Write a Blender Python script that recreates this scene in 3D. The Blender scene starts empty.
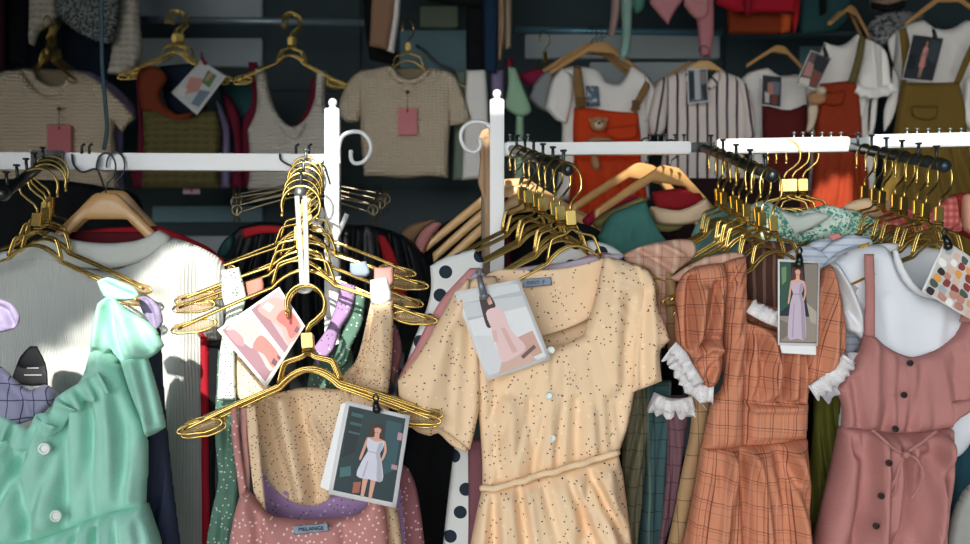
import bpy, bmesh, math, random
import numpy as np
from mathutils import Vector, Matrix

random.seed(7)
F = 943.06            # focal length in pixels at 970x544
CZ = 1.45             # camera height
SC = bpy.context.scene
COL = SC.collection


def P(px, py, Y):
    """The point in the place that stands Y metres ahead on the sight line of a photograph position."""
    return Vector(((px - 485) / F * Y, Y, CZ - (py - 272) / F * Y))


def lin(h):
    h = h.lstrip('#')
    o = []
    for i in (0, 2, 4):
        c = int(h[i:i + 2], 16) / 255
        o.append(c / 12.92 if c <= .04045 else ((c + .055) / 1.055) ** 2.4)
    return (*o, 1)


# ------------------------------------------------------------------ materials
class NT:
    def __init__(s, name):
        s.m = bpy.data.materials.new(name)
        s.m.use_nodes = True
        s.t = s.m.node_tree
        s.b = s.t.nodes['Principled BSDF']

    def n(s, typ, **kw):
        nd = s.t.nodes.new(typ)
        for k, v in kw.items():
            if k in nd.inputs.keys():
                nd.inputs[k].default_value = v
            else:
                setattr(nd, k, v)
        return nd

    def l(s, a, b):
        s.t.links.new(a, b)

    def math(s, op, a, b=None, c=None):
        nd = s.n('ShaderNodeMath', operation=op)
        for i, v in enumerate((a, b, c)):
            if v is None:
                continue
            if isinstance(v, (int, float)):
                nd.inputs[i].default_value = v
            else:
                s.l(v, nd.inputs[i])
        return nd.outputs[0]

    def mix(s, fac, a, b):
        nd = s.n('ShaderNodeMix', data_type='RGBA')
        for i, v in ((0, fac), (6, a), (7, b)):
            if isinstance(v, (int, float, tuple)):
                nd.inputs[i].default_value = v
            else:
                s.l(v, nd.inputs[i])
        return nd.outputs[2]


MATS = {}


def fabric(key, col, pat=None, rough=.85, **k):
    """Woven cloth: colour, a fine weave, and one woven or printed pattern laid out in metres on the cloth."""
    if key in MATS:
        return MATS[key]
    t = NT(key)
    b = t.b
    b.inputs['Roughness'].default_value = rough
    b.inputs['Specular IOR Level'].default_value = .25
    if k.get('sheen', 0):
        b.inputs['Sheen Weight'].default_value = k.get('sheen', 0)
    uv = t.n('ShaderNodeUVMap').outputs[0]
    base = lin(col)
    nz = t.n('ShaderNodeTexNoise', Scale=k.get('nscale', 14.), Detail=3.)
    t.l(uv, nz.inputs['Vector'])
    v = k.get('var', .1)
    dark = tuple(c * (1 - v * 1.5) for c in base[:3]) + (1,)
    lite = tuple(min(1, c * (1 + v)) for c in base[:3]) + (1,)
    c = t.mix(nz.outputs[0], dark, lite)
    sep = t.n('ShaderNodeSeparateXYZ')
    t.l(uv, sep.inputs[0])
    X, Yv = sep.outputs[0], sep.outputs[1]
    hgt = None
    bump = k.get('bump', .15)

    def warp(x, amt, sc):
        if not amt:
            return x
        w = t.n('ShaderNodeTexNoise', Scale=sc, Detail=1.)
        t.l(uv, w.inputs['Vector'])
        return t.math('ADD', x, t.math('MULTIPLY', t.math('SUBTRACT', w.outputs[0], .5), amt))

    def band(x, per, frac, off=0.):
        m = t.math('FRACT', t.math('DIVIDE', t.math('ADD', x, off), per))
        return t.math('LESS_THAN', m, frac)

    def dots(scale, size, keep, seed=0., stretch=(1, 1), rand=1.):
        mp = t.n('ShaderNodeMapping')
        mp.inputs['Scale'].default_value = (scale * stretch[0], scale * stretch[1], 1)
        mp.inputs['Location'].default_value = (seed, seed * 1.7, 0)
        mp.inputs['Rotation'].default_value = (0, 0, seed)
        t.l(uv, mp.inputs[0])
        vo = t.n('ShaderNodeTexVoronoi', voronoi_dimensions='2D', Scale=1., Randomness=rand)
        t.l(mp.outputs[0], vo.inputs['Vector'])
        cs = t.n('ShaderNodeSeparateColor')
        t.l(vo.outputs['Color'], cs.inputs[0])
        return t.math('MULTIPLY', t.math('LESS_THAN', vo.outputs['Distance'], size), t.math('LESS_THAN', cs.outputs[0], keep)), cs

    if pat == 'dots':
        for (cc, sc, sz, kp, sd, st, rnd) in k['layers']:
            f, _ = dots(sc, sz, kp, sd, st, rnd)
            c = t.mix(f, c, lin(cc))
    elif pat == 'plaid':
        for (cc, per, frac, ax, off, stg) in k['lines']:
            x = warp(X if ax == 0 else Yv, k.get('warp', .01), 9.)
            c = t.mix(t.math('MULTIPLY', band(x, per, frac, off), stg), c, lin(cc))
    elif pat == 'stripe':
        x = warp(X if k.get('ax', 0) == 0 else Yv, k.get('warp', .004), 8.)
        for (cc, per, frac, off) in k['lines']:
            c = t.mix(band(x, per, frac, off), c, lin(cc))
    elif pat == 'rib':
        x = warp(X, .004, 6.)
        hgt = t.math('ABSOLUTE', t.math('SINE', t.math('MULTIPLY', x, math.pi / k.get('per', .006))))
        bump = k.get('bump', .6)
    elif pat == 'knit':
        x = warp(X, .01, 30.)
        y = warp(Yv, .012, 25.)
        a = t.math('SINE', t.math('MULTIPLY', x, 2 * math.pi / k.get('px', .011)))
        bb = t.math('SINE', t.math('MULTIPLY', y, 2 * math.pi / k.get('py', .014)))
        hgt = t.math('ADD', bb, t.math('MULTIPLY', a, .45))
        c = t.mix(t.math('MULTIPLY', t.math('SMOOTH_MIN', hgt, .0, .3), -.33), c, lin(k.get('dark', col)))
        bump = k.get('bump', .7)
    elif pat == 'blot':       # printed leaves and flowers
        for (cc, sc, th) in k['layers']:
            w = t.n('ShaderNodeTexNoise', Scale=sc, Detail=2., Distortion=1.2)
            t.l(uv, w.inputs['Vector'])
            c = t.mix(t.math('GREATER_THAN', w.outputs[0], th), c, lin(cc))
    if hgt is None:
        w = t.n('ShaderNodeTexNoise', Scale=k.get('wscale', 260.), Detail=2.)
        t.l(uv, w.inputs['Vector'])
        hgt = w.outputs[0]
    bp = t.n('ShaderNodeBump', Strength=bump, Distance=.002)
    t.l(hgt, bp.inputs['Height'])
    t.l(bp.outputs[0], b.inputs['Normal'])
    t.l(c, b.inputs['Base Color'])
    if k.get('trans'):
        b.inputs['Subsurface Weight'].default_value = k['trans']
        b.inputs['Subsurface Radius'].default_value = (.01, .01, .01)
        b.inputs['Subsurface Scale'].default_value = 1
    MATS[key] = t.m
    return t.m


def solid(key, col, rough=.5, metal=0., coat=0., noise=0., nsc=40., alpha=None, spec=.5, trans=0.):
    if key in MATS:
        return MATS[key]
    t = NT(key)
    b = t.b
    b.inputs['Roughness'].default_value = rough
    b.inputs['Metallic'].default_value = metal
    b.inputs['Coat Weight'].default_value = coat
    b.inputs['Specular IOR Level'].default_value = spec
    b.inputs['Transmission Weight'].default_value = trans
    base = lin(col)
    tc = t.n('ShaderNodeTexCoord').outputs['Object']
    nz = t.n('ShaderNodeTexNoise', Scale=nsc, Detail=4.)
    t.l(tc, nz.inputs['Vector'])
    v = noise or .04
    t.l(t.mix(nz.outputs[0], tuple(c * (1 - v) for c in base[:3]) + (1,), tuple(min(1, c * (1 + v)) for c in base[:3]) + (1,)), b.inputs['Base Color'])
    if noise:
        bp = t.n('ShaderNodeBump', Strength=noise, Distance=.002)
        t.l(nz.outputs[0], bp.inputs['Height'])
        t.l(bp.outputs[0], b.inputs['Normal'])
    if alpha is not None:
        b.inputs['Alpha'].default_value = alpha
    MATS[key] = t.m
    return t.m


def woodmat(key, c1, c2):
    if key in MATS:
        return MATS[key]
    t = NT(key)
    tc = t.n('ShaderNodeTexCoord').outputs['Object']
    mp = t.n('ShaderNodeMapping')
    mp.inputs['Scale'].default_value = (6, 60, 60)
    t.l(tc, mp.inputs[0])
    nz = t.n('ShaderNodeTexNoise', Scale=1.5, Detail=5., Distortion=.6)
    t.l(mp.outputs[0], nz.inputs['Vector'])
    t.l(t.mix(nz.outputs[0], lin(c1), lin(c2)), t.b.inputs['Base Color'])
    t.b.inputs['Roughness'].default_value = .35
    t.b.inputs['Coat Weight'].default_value = .3
    MATS[key] = t.m
    return t.m


# ------------------------------------------------------------------ objects
ROOTS = []


def tag(o, label, cat, group=None):
    o['label'] = label
    o['category'] = cat
    if group:
        o['group'] = group
    ROOTS.append(o)
    return o


def thing(name, label, cat, loc, group=None):
    o = bpy.data.objects.new(name, None)
    o.empty_display_size = .05
    COL.objects.link(o)
    o.location = loc
    return tag(o, label, cat, group)


def base_of(parent):
    v = Vector((0, 0, 0))
    while parent is not None:
        v = v + Vector(parent.location)
        parent = parent.parent
    return v


def link(name, me, mats, parent=None):
    for m in (mats if isinstance(mats, (list, tuple)) else [mats]):
        me.materials.append(m)
    o = bpy.data.objects.new(name, me)
    COL.objects.link(o)
    o.parent = parent
    return o


def from_bm(name, bm, mat, parent=None, smooth=True, world=True):
    """bm holds points in the place's coordinates; the mesh is stored relative to its thing."""
    L = base_of(parent) if world else Vector((0, 0, 0))
    own = Vector((0, 0, 0))
    if parent is None and world:
        own = sum((v.co for v in bm.verts), Vector()) / max(1, len(bm.verts))
        L = own
    for v in bm.verts:
        v.co -= L
    me = bpy.data.meshes.new(name)
    bm.to_mesh(me)
    bm.free()
    if smooth:
        me.polygons.foreach_set('use_smooth', [True] * len(me.polygons))
    o = link(name, me, mat, parent)
    o.location = own
    return o


def catmull(pts, closed, step=6., sub=None):
    """pts: (x,y) smooth or (x,y,1) corner -> dense polyline."""
    n = len(pts)
    out, corner = [], []
    rng = range(n) if closed else range(n - 1)
    g = lambda i: pts[i % n] if closed else pts[max(0, min(n - 1, i))]
    for i in rng:
        p1, p2 = g(i), g(i + 1)
        a1, a2 = Vector(p1[:2]), Vector(p2[:2])
        a0 = a1 - (a2 - a1) if len(p1) > 2 else Vector(g(i - 1)[:2])
        a3 = a2 + (a2 - a1) if len(p2) > 2 else Vector(g(i + 2)[:2])
        k = sub or max(2, int((a2 - a1).length / step))
        d = (a2 - a1).length
        m1 = (a2 - a0) * .5
        m2 = (a3 - a1) * .5
        if m1.length > d:
            m1 *= d / m1.length
        if m2.length > d:
            m2 *= d / m2.length
        for j in range(k):
            t = j / k
            t2, t3 = t * t, t * t * t
            q = a1 * (2 * t3 - 3 * t2 + 1) + m1 * (t3 - 2 * t2 + t) + a2 * (-2 * t3 + 3 * t2) + m2 * (t3 - t2)
            out.append((q.x, q.y))
            if j == 0 and len(p1) > 2:
                corner.append(len(out) - 1)
    if not closed:
        out.append(tuple(pts[-1][:2]))
    return np.array(out), corner


def seg_dist(V, A, B):
    """distance of every point V to the nearest of segments A-B, and that nearest point."""
    best = np.full(len(V), 1e18)
    near = np.zeros_like(V)
    for a, b in zip(A, B):
        ab = b - a
        L = max(1e-9, ab @ ab)
        t = np.clip(((V - a) @ ab) / L, 0, 1)
        q = a + t[:, None] * ab
        d = ((V - q) ** 2).sum(1)
        m = d < best
        best[m] = d[m]
        near[m] = q[m]
    return np.sqrt(best), near


def inside(V, poly):
    x, y = V[:, 0], V[:, 1]
    r = np.zeros(len(V), bool)
    n = len(poly)
    for i in range(n):
        x1, y1 = poly[i]
        x2, y2 = poly[(i + 1) % n]
        if y1 == y2:
            continue
        c = ((y1 > y) != (y2 > y)) & (x < (x2 - x1) * (y - y1) / (y2 - y1) + x1)
        r ^= c
    return r


RNG = np.random.RandomState(3)


def wrinkle(x, z, f, seed):
    """soft crumple of cloth: a few crossed waves; x, z in metres, f in waves per metre."""
    r = np.random.RandomState(seed)
    o = 0
    for i in range(5):
        a = r.uniform(0, math.pi)
        k = f * (.6 + .5 * i) * 2 * math.pi
        ph = r.uniform(0, 6.28)
        u = x * math.cos(a) + z * math.sin(a)
        w = x * -math.sin(a) + z * math.cos(a)
        o = o + (1 - 2 * np.abs(np.sin(k * u * .5 + ph + 1.3 * np.sin(k * .35 * w + ph * 2)))) / (1 + .8 * i)
    return o / 2.2


SEED = [11]


def cloth(name, mat, parent, poly, Y, th=.022, edge=10, s=None, folds=(), fans=(), noise=.003, nf=7., tilt=(0, 0), ref=None,
          rot=0., side=1., fanuv=None):
    """One piece of sewn cloth with a front and a back, cut to an outline and filled out; folds are ridges (+) or valleys (-)."""
    SEED[0] += 1
    pl, cor = catmull(poly, True)
    x0, y0 = pl.min(0)
    x1, y1 = pl.max(0)
    if s is None:
        s = max(1.4, min(5., min(x1 - x0, y1 - y0) / 22, ((x1 - x0) * (y1 - y0) / 13000) ** .5 + .7))
    xs = np.arange(x0 - s, x1 + 2 * s, s)
    ys = np.arange(y0 - s, y1 + 2 * s, s)
    nx, ny = len(xs), len(ys)
    V = np.stack(np.meshgrid(xs, ys), -1).reshape(-1, 2)
    ins = inside(V, pl)
    d, near = seg_dist(V, pl, np.roll(pl, -1, 0))
    snap = d < .52 * s
    V[snap] = near[snap]
    d[snap] = 0
    for c in cor:
        q = pl[c]
        dd = ((V - q) ** 2).sum(1)
        j = int(dd.argmin())
        if dd[j] < (1.2 * s) ** 2 and (snap[j] or ins[j]):
            V[j] = q
            snap[j] = True
            d[j] = 0
    ok = ins | snap
    idx = np.arange(nx * ny).reshape(ny, nx)
    quads = np.stack([idx[:-1, :-1], idx[:-1, 1:], idx[1:, 1:], idx[1:, :-1]], -1).reshape(-1, 4)
    cnt = ok[quads].sum(1)
    faces = []
    for q, k in zip(quads, cnt):
        if k == 4:
            faces.append(list(q))
        elif k == 3:
            faces.append([i for i in q if ok[i]])
    if not faces:
        return None
    cen = np.array([V[f].mean(0) for f in faces])
    fi = inside(cen, pl)
    faces = [f for f, k in zip(faces, fi) if k]
    used = np.unique(np.concatenate([np.array(f) for f in faces]))
    remap = -np.ones(nx * ny, int)
    remap[used] = np.arange(len(used))
    V, d = V[used], d[used]
    cx, cy = ref if ref else ((x0 + x1) / 2, (y0 + y1) / 2)
    Yp = Y + tilt[0] * (V[:, 0] - cx) + tilt[1] * (V[:, 1] - cy)
    X = (V[:, 0] - 485) / F * Yp
    Z = CZ - (V[:, 1] - 272) / F * Yp
    t = np.clip(d / edge, 0, 1)
    prof = np.sqrt(np.clip(1 - (1 - t) ** 2, 0, 1))
    off = np.zeros(len(V))
    for f in folds:
        fp, w, a = f[:3]
        fl, _ = catmull(fp, False, 8)
        dd, _n = seg_dist(V, fl[:-1], fl[1:])
        off += 1.4 * a * np.exp(-(dd / w) ** 2)
    for (ax, ay, fr, a, ya, yb) in fans:
        ph = np.arctan2(V[:, 0] - ax, V[:, 1] - ay)
        r = np.random.RandomState(SEED[0] + 5)
        wv = ph + .25 / fr * np.sin(ph * fr * .37 + r.uniform(0, 6)) + .5 / fr * np.sin(V[:, 1] * .02 + r.uniform(0, 6))
        p = fr * wv * 2 * math.pi
        amp = a * (.65 + .35 * np.sin(ph * fr * 1.7 + r.uniform(0, 6)))
        ramp = np.clip((V[:, 1] - ya) / max(1e-6, (yb - ya)), 0, 1) if yb > ya else np.clip((ya - V[:, 1]) / max(1e-6, ya - yb), 0, 1)
        off += 1.35 * amp * (.75 * np.sin(p) + .3 * np.sin(2 * p + 1)) * (.15 + .85 * ramp)
    if noise:
        off += noise * wrinkle(X, Z, nf, SEED[0])
    soft = np.clip(d / (edge * .6), .25, 1)
    fy = Yp - th / 2 * prof - off * soft * side
    by = Yp + th / 2 * prof - off * soft * .4 * side
    inner = d > 0
    nb = int(inner.sum())
    bidx = np.arange(len(V))
    bidx[inner] = len(V) + np.arange(nb)
    by_e = fy.copy()
    by_e[inner] = np.maximum(by[inner], fy[inner] + .002)
    co = np.concatenate([np.stack([X, fy, Z], 1), np.stack([X, by_e, Z], 1)[inner]])
    L = base_of(parent)
    own = Vector((0, 0, 0))
    if parent is None:
        own = Vector(co.mean(0))
        L = own
    co = co - np.array(L)
    ff = [[int(remap[i]) for i in f] for f in faces]
    bf = [[int(bidx[i]) for i in reversed(f)] for f in ff]
    bf = [f for f, g in zip(bf, ff) if set(f) != set(g)]
    me = bpy.data.meshes.new(name)
    me.from_pydata([tuple(c) for c in co], [], ff + bf)
    uvx = (V[:, 0] - cx) / F * Y
    uvy = -(V[:, 1] - cy) / F * Y
    if fanuv:        # cloth cut on the flare: threads run out from the waist
        ax, ay, r0 = fanuv
        rr = np.hypot(V[:, 0] - ax, V[:, 1] - ay)
        uvx = np.arctan2(V[:, 0] - ax, V[:, 1] - ay) * r0 / F * Y
        uvy = -(rr - r0) / F * Y
    cr, sr = math.cos(rot), math.sin(rot)
    U = np.stack([uvx * cr - uvy * sr, uvx * sr + uvy * cr], 1)
    # cloth that curves away or folds carries more of its pattern
    U = np.concatenate([U, U[inner] + .013])
    uvl = me.uv_layers.new(name='UVMap')
    li = np.empty(len(me.loops), int)
    me.loops.foreach_get('vertex_index', li)
    uvl.data.foreach_set('uv', U[li].astype(np.float32).ravel())
    me.polygons.foreach_set('use_smooth', [True] * len(me.polygons))
    me.update()
    o = link(name, me, mat, parent)
    o.location = own
    return o


def frill(name, mat, parent, path, width, Y, waves=8, amp=.008, tilt=0., up=False, mid=None, ref=None, nrm=None):
    """A gathered strip of cloth or lace along a path (photo positions), hanging off one side of it, with waves in depth."""
    pl, _ = catmull(path, False, 2.5)
    n = len(pl)
    bm = bmesh.new()
    uvl = bm.loops.layers.uv.new('UVMap')
    rows = 6
    tang = np.gradient(pl, axis=0)
    nv = np.stack([-tang[:, 1], tang[:, 0]], 1)
    nv /= np.linalg.norm(nv, axis=1)[:, None] + 1e-9
    if up:
        nv = -nv
    r = random.Random(len(bpy.data.objects))
    ph0 = r.uniform(0, 6)
    L = np.concatenate([[0], np.cumsum(np.linalg.norm(np.diff(pl, axis=0), axis=1))])
    L /= L[-1]
    grid = []
    for side in (0, 1):
        g = []
        for j in range(rows + 1):
            t = j / rows
            row = []
            for i in range(n):
                ph = L[i] * waves * 2 * math.pi + ph0 + .8 * math.sin(L[i] * 9 + ph0)
                wob = .84 + .26 * abs(math.sin(ph * .5 + 1))
                q = pl[i] + nv[i] * width * t * wob
                y = Y + tilt * (q[0] - pl[0][0]) - amp * (.25 + .9 * t) * math.sin(ph) - .004 * math.sin(math.pi * t) + side * .0015
                row.append(bm.verts.new(P(q[0], q[1], y)))
            g.append(row)
        grid.append(g)
    for side, g in enumerate(grid):
        for j in range(rows):
            for i in range(n - 1):
                vs = (g[j][i], g[j][i + 1], g[j + 1][i + 1], g[j + 1][i])
                f = bm.faces.new(vs if side == 0 else vs[::-1])
                for lp, (uu, vv) in zip(f.loops, ((i, j), (i + 1, j), (i + 1, j + 1), (i, j + 1)) if side == 0 else ((i, j + 1), (i + 1, j + 1), (i + 1, j), (i, j))):
                    lp[uvl].uv = (uu * .003, vv * .006)
    a, b = grid
    for j in (0, rows):
        for i in range(n - 1):
            bm.faces.new((a[j][i], b[j][i], b[j][i + 1], a[j][i + 1]))
    bmesh.ops.recalc_face_normals(bm, faces=bm.faces)
    return from_bm(name, bm, mat, parent)


def tube(bm, pts, r, seg=8, closed=False, r2=None, flat=1.):
    """Sweep a round (or flattened) section along points."""
    pts = [Vector(p) for p in pts]
    n = len(pts)
    rings = []
    prev = None
    for i, p in enumerate(pts):
        if closed:
            t = pts[(i + 1) % n] - pts[i - 1]
        else:
            t = pts[min(n - 1, i + 1)] - pts[max(0, i - 1)]
        t = t.normalized() if t.length > 1e-9 else Vector((0, 0, 1))
        if prev is None:
            a = Vector((0, 1, 0)) if abs(t.y) < .9 else Vector((1, 0, 0))
            u = (a - t * a.dot(t)).normalized()
        else:
            u = prev - t * prev.dot(t)
            u = u.normalized() if u.length > 1e-6 else Vector((1, 0, 0))
        prev = u
        w = t.cross(u)
        rr = r if r2 is None else r + (r2 - r) * i / max(1, n - 1)
        rings.append([bm.verts.new(p + (u * math.cos(k * 2 * math.pi / seg) * flat + w * math.sin(k * 2 * math.pi / seg)) * rr) for k in range(seg)])
    m = n if closed else n - 1
    for i in range(m):
        A, B = rings[i], rings[(i + 1) % n]
        for k in range(seg):
            bm.faces.new((A[k], A[(k + 1) % seg], B[(k + 1) % seg], B[k]))
    if not closed:
        bm.faces.new(rings[0][::-1])
        bm.faces.new(rings[-1])


def curve3(pts, sub=5):
    """Catmull-Rom through 3D points."""
    pts = [Vector(p) for p in pts]
    out = []
    n = len(pts)
    for i in range(n - 1):
        p0 = pts[max(0, i - 1)]
        p1, p2 = pts[i], pts[i + 1]
        p3 = pts[min(n - 1, i + 2)]
        for j in range(sub):
            t = j / sub
            out.append(.5 * ((2 * p1) + (p2 - p0) * t + (2 * p0 - 5 * p1 + 4 * p2 - p3) * t * t + (3 * p1 - p0 - 3 * p2 + p3) * t ** 3))
    out.append(pts[-1])
    return out


def box(bm, c, size, rot=None, bev=0.):
    M = Matrix.Translation(c)
    if rot is not None:
        M = M @ rot
    M = M @ Matrix.Diagonal((*size, 1))
    r = bmesh.ops.create_cube(bm, size=1, matrix=M)
    if bev:
        es = list({e for v in r['verts'] for e in v.link_edges})
        bmesh.ops.bevel(bm, geom=es, offset=bev, segments=2, affect='EDGES')


def disc(bm, c, r, t, ax=Vector((0, 1, 0)), seg=16):
    M = Matrix.Translation(c) @ ax.to_track_quat('Z', 'Y').to_matrix().to_4x4()
    bmesh.ops.create_cone(bm, cap_ends=True, segments=seg, radius1=r, radius2=r, depth=t, matrix=M)


def ball(bm, c, r, sc=(1, 1, 1), seg=12):
    bmesh.ops.create_uvsphere(bm, u_segments=seg, v_segments=max(6, seg // 2 + 2), radius=r, matrix=Matrix.Translation(c) @ Matrix.Diagonal((*sc, 1)))


def button(parent, px, py, Y, r, mat, hole=None):
    bm = bmesh.new()
    c = P(px, py, Y)
    prof = [(0, -.0006), (r * .55, -.0006), (r * .7, -.0024), (r * .9, -.0024), (r, -.001), (r, .0012)]
    seg = 20
    rings = []
    for (rr, y) in prof[1:]:
        rings.append([bm.verts.new(c + Vector((math.cos(a * 2 * math.pi / seg) * rr, y, math.sin(a * 2 * math.pi / seg) * rr))) for a in range(seg)])
    bm.faces.new(rings[0])
    for A, B in zip(rings, rings[1:]):
        for k in range(seg):
            bm.faces.new((A[k], A[(k + 1) % seg], B[(k + 1) % seg], B[k]))
    bmesh.ops.recalc_face_normals(bm, faces=bm.faces)
    o = from_bm('button', bm, mat, parent, smooth=False)
    if hole is not None:
        b2 = bmesh.new()
        for a in (45, 135, 225, 315):
            disc(b2, c + Vector((math.cos(math.radians(a)) * r * .28, -.001, math.sin(math.radians(a)) * r * .28)), r * .13, .0012)
        b2.normal_update()
        h = from_bm('thread_hole', b2, hole, o)
    return o
# ------------------------------------------------------------------ metals, plastics, hangers
GOLD = solid('gold_metal', 'E6C573', rough=.27, metal=1., noise=.04, nsc=60)
CHROME = solid('chrome_metal', 'C9CCD0', rough=.18, metal=1.)
BLACKM = solid('black_enamel', '10171A', rough=.35, coat=.3)
WHITEP = solid('white_enamel', 'E9EDF0', rough=.35, coat=.25, noise=.03, nsc=12)
CLEAR = solid('clear_plastic', 'B99C6A', rough=.18, alpha=.42)
CLEARG = solid('grey_clear_plastic', '8D9390', rough=.18, alpha=.5)
WOOD = woodmat('beech_wood', 'B98A50', 'DDB078')
WOODP = woodmat('pale_wood', 'CF9F62', 'EBC58D')

HB = {}


def hanger_meshes():
    r = .0023
    m = {}
    bm = bmesh.new()
    a = [(.031 * math.cos(math.radians(t)), 0, -.031 + .031 * math.sin(math.radians(t))) for t in range(195, -40, -15)]
    pts = a + [(.016, 0, -.056), (.006, 0, -.063), (.001, 0, -.071), (0, 0, -.082)]
    tube(bm, [Vector(a[0]) + Vector((-.001, 0, -.006))] + pts, r, 8)
    ball(bm, Vector(a[0]) + Vector((-.001, 0, -.007)), r * 1.25, seg=8)
    m['hook'] = bm
    bm = bmesh.new()
    box(bm, Vector((0, 0, -.09)), (.0175, .007, .023), bev=.001)
    for z in (-.1045, -.109):
        tube(bm, [(.0075 * math.cos(k * .5236), .0065 * math.sin(k * .5236), z) for k in range(12)], .0022, 6, closed=True)
    m['clasp'] = bm
    bm = bmesh.new()
    for sx in (-1, 1):
        for dy in (-.0032, .0032):
            tube(bm, curve3([(sx * .002, dy, -.108), (sx * .012, dy, -.115), (sx * .034, dy, -.121), (sx * .041, dy, -.128), (sx * .05, dy, -.156)], 4), r * .9, 6)
    m['neck_frame'] = bm
    bm = bmesh.new()
    for dy, dz in ((-.0055, 0), (.0055, .002)):
        pts = [(x, dy * (1 - .25 * abs(x) / .2), -.136 - .026 * (x / .05) ** 2 * (abs(x) < .05) + dz if abs(x) < .05 else -.162 + dz - (abs(x) - .05) * .36 - .25 * (abs(x) - .05) ** 2) for x in np.linspace(-.2, .2, 41)]
        tube(bm, pts, r, 8)
    m['shoulder_bar'] = bm
    for key, sx in (('end_loop', 1), ('end_loop_b', -1)):
        bm = bmesh.new()
        pts = []
        for t in range(0, 360, 20):
            c, s_ = math.cos(math.radians(t)), math.sin(math.radians(t))
            x = .176 + .036 * c
            pts.append((sx * x, 0, -.2085 - (x - .05) * .16 + .01 + .0095 * s_ * (1.1 if c < 0 else .9)))
        tube(bm, pts, r * .9, 6, closed=True)
        m[key] = bm
    for key, sx in (('grip_pad', 1), ('grip_pad_b', -1)):
        bm = bmesh.new()
        pts = [(sx * x, 0, -.2 - (x - .05) * .16 + .002) for x in np.linspace(.145, .206, 8)]
        tube(bm, pts, .0088, 10, flat=.45)
        m[key] = bm
    for k, bm in m.items():
        me = bpy.data.meshes.new('hanger_' + k)
        bmesh.ops.recalc_face_normals(bm, faces=bm.faces)
        bm.to_mesh(me)
        bm.free()
        me.polygons.foreach_set('use_smooth', [k != 'clasp'] * len(me.polygons))
        me.materials.append(CLEAR if 'pad' in k else GOLD)
        HB[k] = me


hanger_meshes()
PARTS = [('hook', 'hook'), ('clasp', 'clasp'), ('neck_frame', 'neck_frame'), ('shoulder_bar', 'shoulder_bar'), ('end_loop', 'end_loop'),
         ('end_loop_b', 'end_loop'), ('grip_pad', 'grip_pad'), ('grip_pad_b', 'grip_pad')]


def hanger(px, py, Y, label, group, yaw=0., roll=0., hook_yaw=0., sc=1., pads=True):
    """A gold wire hanger whose hook rests at the given place."""
    o = thing('wire_hanger', label, 'hanger', P(px, py, Y), group)
    o.rotation_euler = (0, math.radians(roll), math.radians(yaw))
    o.scale = (sc, sc, sc)
    for k, nm in PARTS:
        if not pads and 'pad' in k:
            continue
        c = bpy.data.objects.new(nm, HB[k])
        COL.objects.link(c)
        c.parent = o
        if k == 'hook':
            c.rotation_euler = (0, 0, math.radians(hook_yaw))
    return o


ORD = ['nearest', 'second', 'third', 'fourth', 'fifth', 'sixth', 'seventh', 'eighth', 'ninth']


def hangers(spots, where, group, extra='gold wire hanger'):
    for i, sp in enumerate(spots):
        px, py, Y, yaw, roll = sp[:5]
        kw = sp[5] if len(sp) > 5 else {}
        hanger(px, py, Y, '%s %s, %s' % (extra, where, ORD[i] + (' to the aisle' if i == 0 else ' in from the aisle')), group, yaw, roll, **kw)


def wood_mesh(w=.2, r=.0, mat=None):
    """Shaped wooden hanger seen from the front: arched shoulders cut from a board, 12 mm thick."""
    bm = bmesh.new()
    top, bot = [], []
    for x in np.linspace(-w, w, 41):
        a = abs(x) / w
        zt = -.062 - .14 * max(0, (a - .12)) ** 1.1 - .004 * min(1, a / .3) ** 2
        h = .05 - .026 * min(1, a / .38) if a < .38 else .024 - .006 * (a - .38)
        if a > .93:
            h *= 1 - (a - .93) * 5
        top.append((x, zt))
        bot.append((x, min(-.103 if a < .4 else 0, zt - .024 + .008 * max(0, a - .4))))
    ring = []
    for (x, zt), (x2, zb) in zip(top, bot):
        t = .0065
        ring.append([bm.verts.new((x, -t, zt - .004)), bm.verts.new((x, -t * .5, zt)), bm.verts.new((x, t * .5, zt)), bm.verts.new((x, t, zt - .004)),
                     bm.verts.new((x, t, zb + .003)), bm.verts.new((x, t * .5, zb)), bm.verts.new((x, -t * .5, zb)), bm.verts.new((x, -t, zb + .003))])
    for A, B in zip(ring, ring[1:]):
        for k in range(8):
            bm.faces.new((A[k], A[(k + 1) % 8], B[(k + 1) % 8], B[k]))
    bm.faces.new(ring[0][::-1])
    bm.faces.new(ring[-1])
    bmesh.ops.recalc_face_normals(bm, faces=bm.faces)
    return bm


WH = {}
for key, mat in (('body', WOOD), ('pale', WOODP)):
    me = bpy.data.meshes.new('wood_hanger_' + key)
    b = wood_mesh()
    b.to_mesh(me)
    b.free()
    me.polygons.foreach_set('use_smooth', [True] * len(me.polygons))
    me.materials.append(mat)
    WH[key] = me
b = bmesh.new()
tube(b, [(.022 * math.cos(math.radians(t)), 0, -.022 + .022 * math.sin(math.radians(t))) for t in range(190, -60, -15)] + [(.004, 0, -.046), (0, 0, -.056), (0, 0, -.07)], .002, 8)
me = bpy.data.meshes.new('wood_hanger_hook')
b.to_mesh(me)
b.free()
me.polygons.foreach_set('use_smooth', [True] * len(me.polygons))
me.materials.append(solid('dark_steel', '3A4144', .35, .8))
WH['hook'] = me


def wood_hanger(px, py, Y, label, group=None, yaw=0., roll=0., sc=1., pale=False, zs=1.):
    o = thing('wooden_hanger', label, 'hanger', P(px, py, Y), group)
    o.rotation_euler = (0, math.radians(roll), math.radians(yaw))
    o.scale = (sc, sc, sc * zs)
    for nm, me in (('hanger_body', WH['pale' if pale else 'body']), ('hook', WH['hook'])):
        c = bpy.data.objects.new(nm, me)
        COL.objects.link(c)
        c.parent = o
    return o


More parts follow.
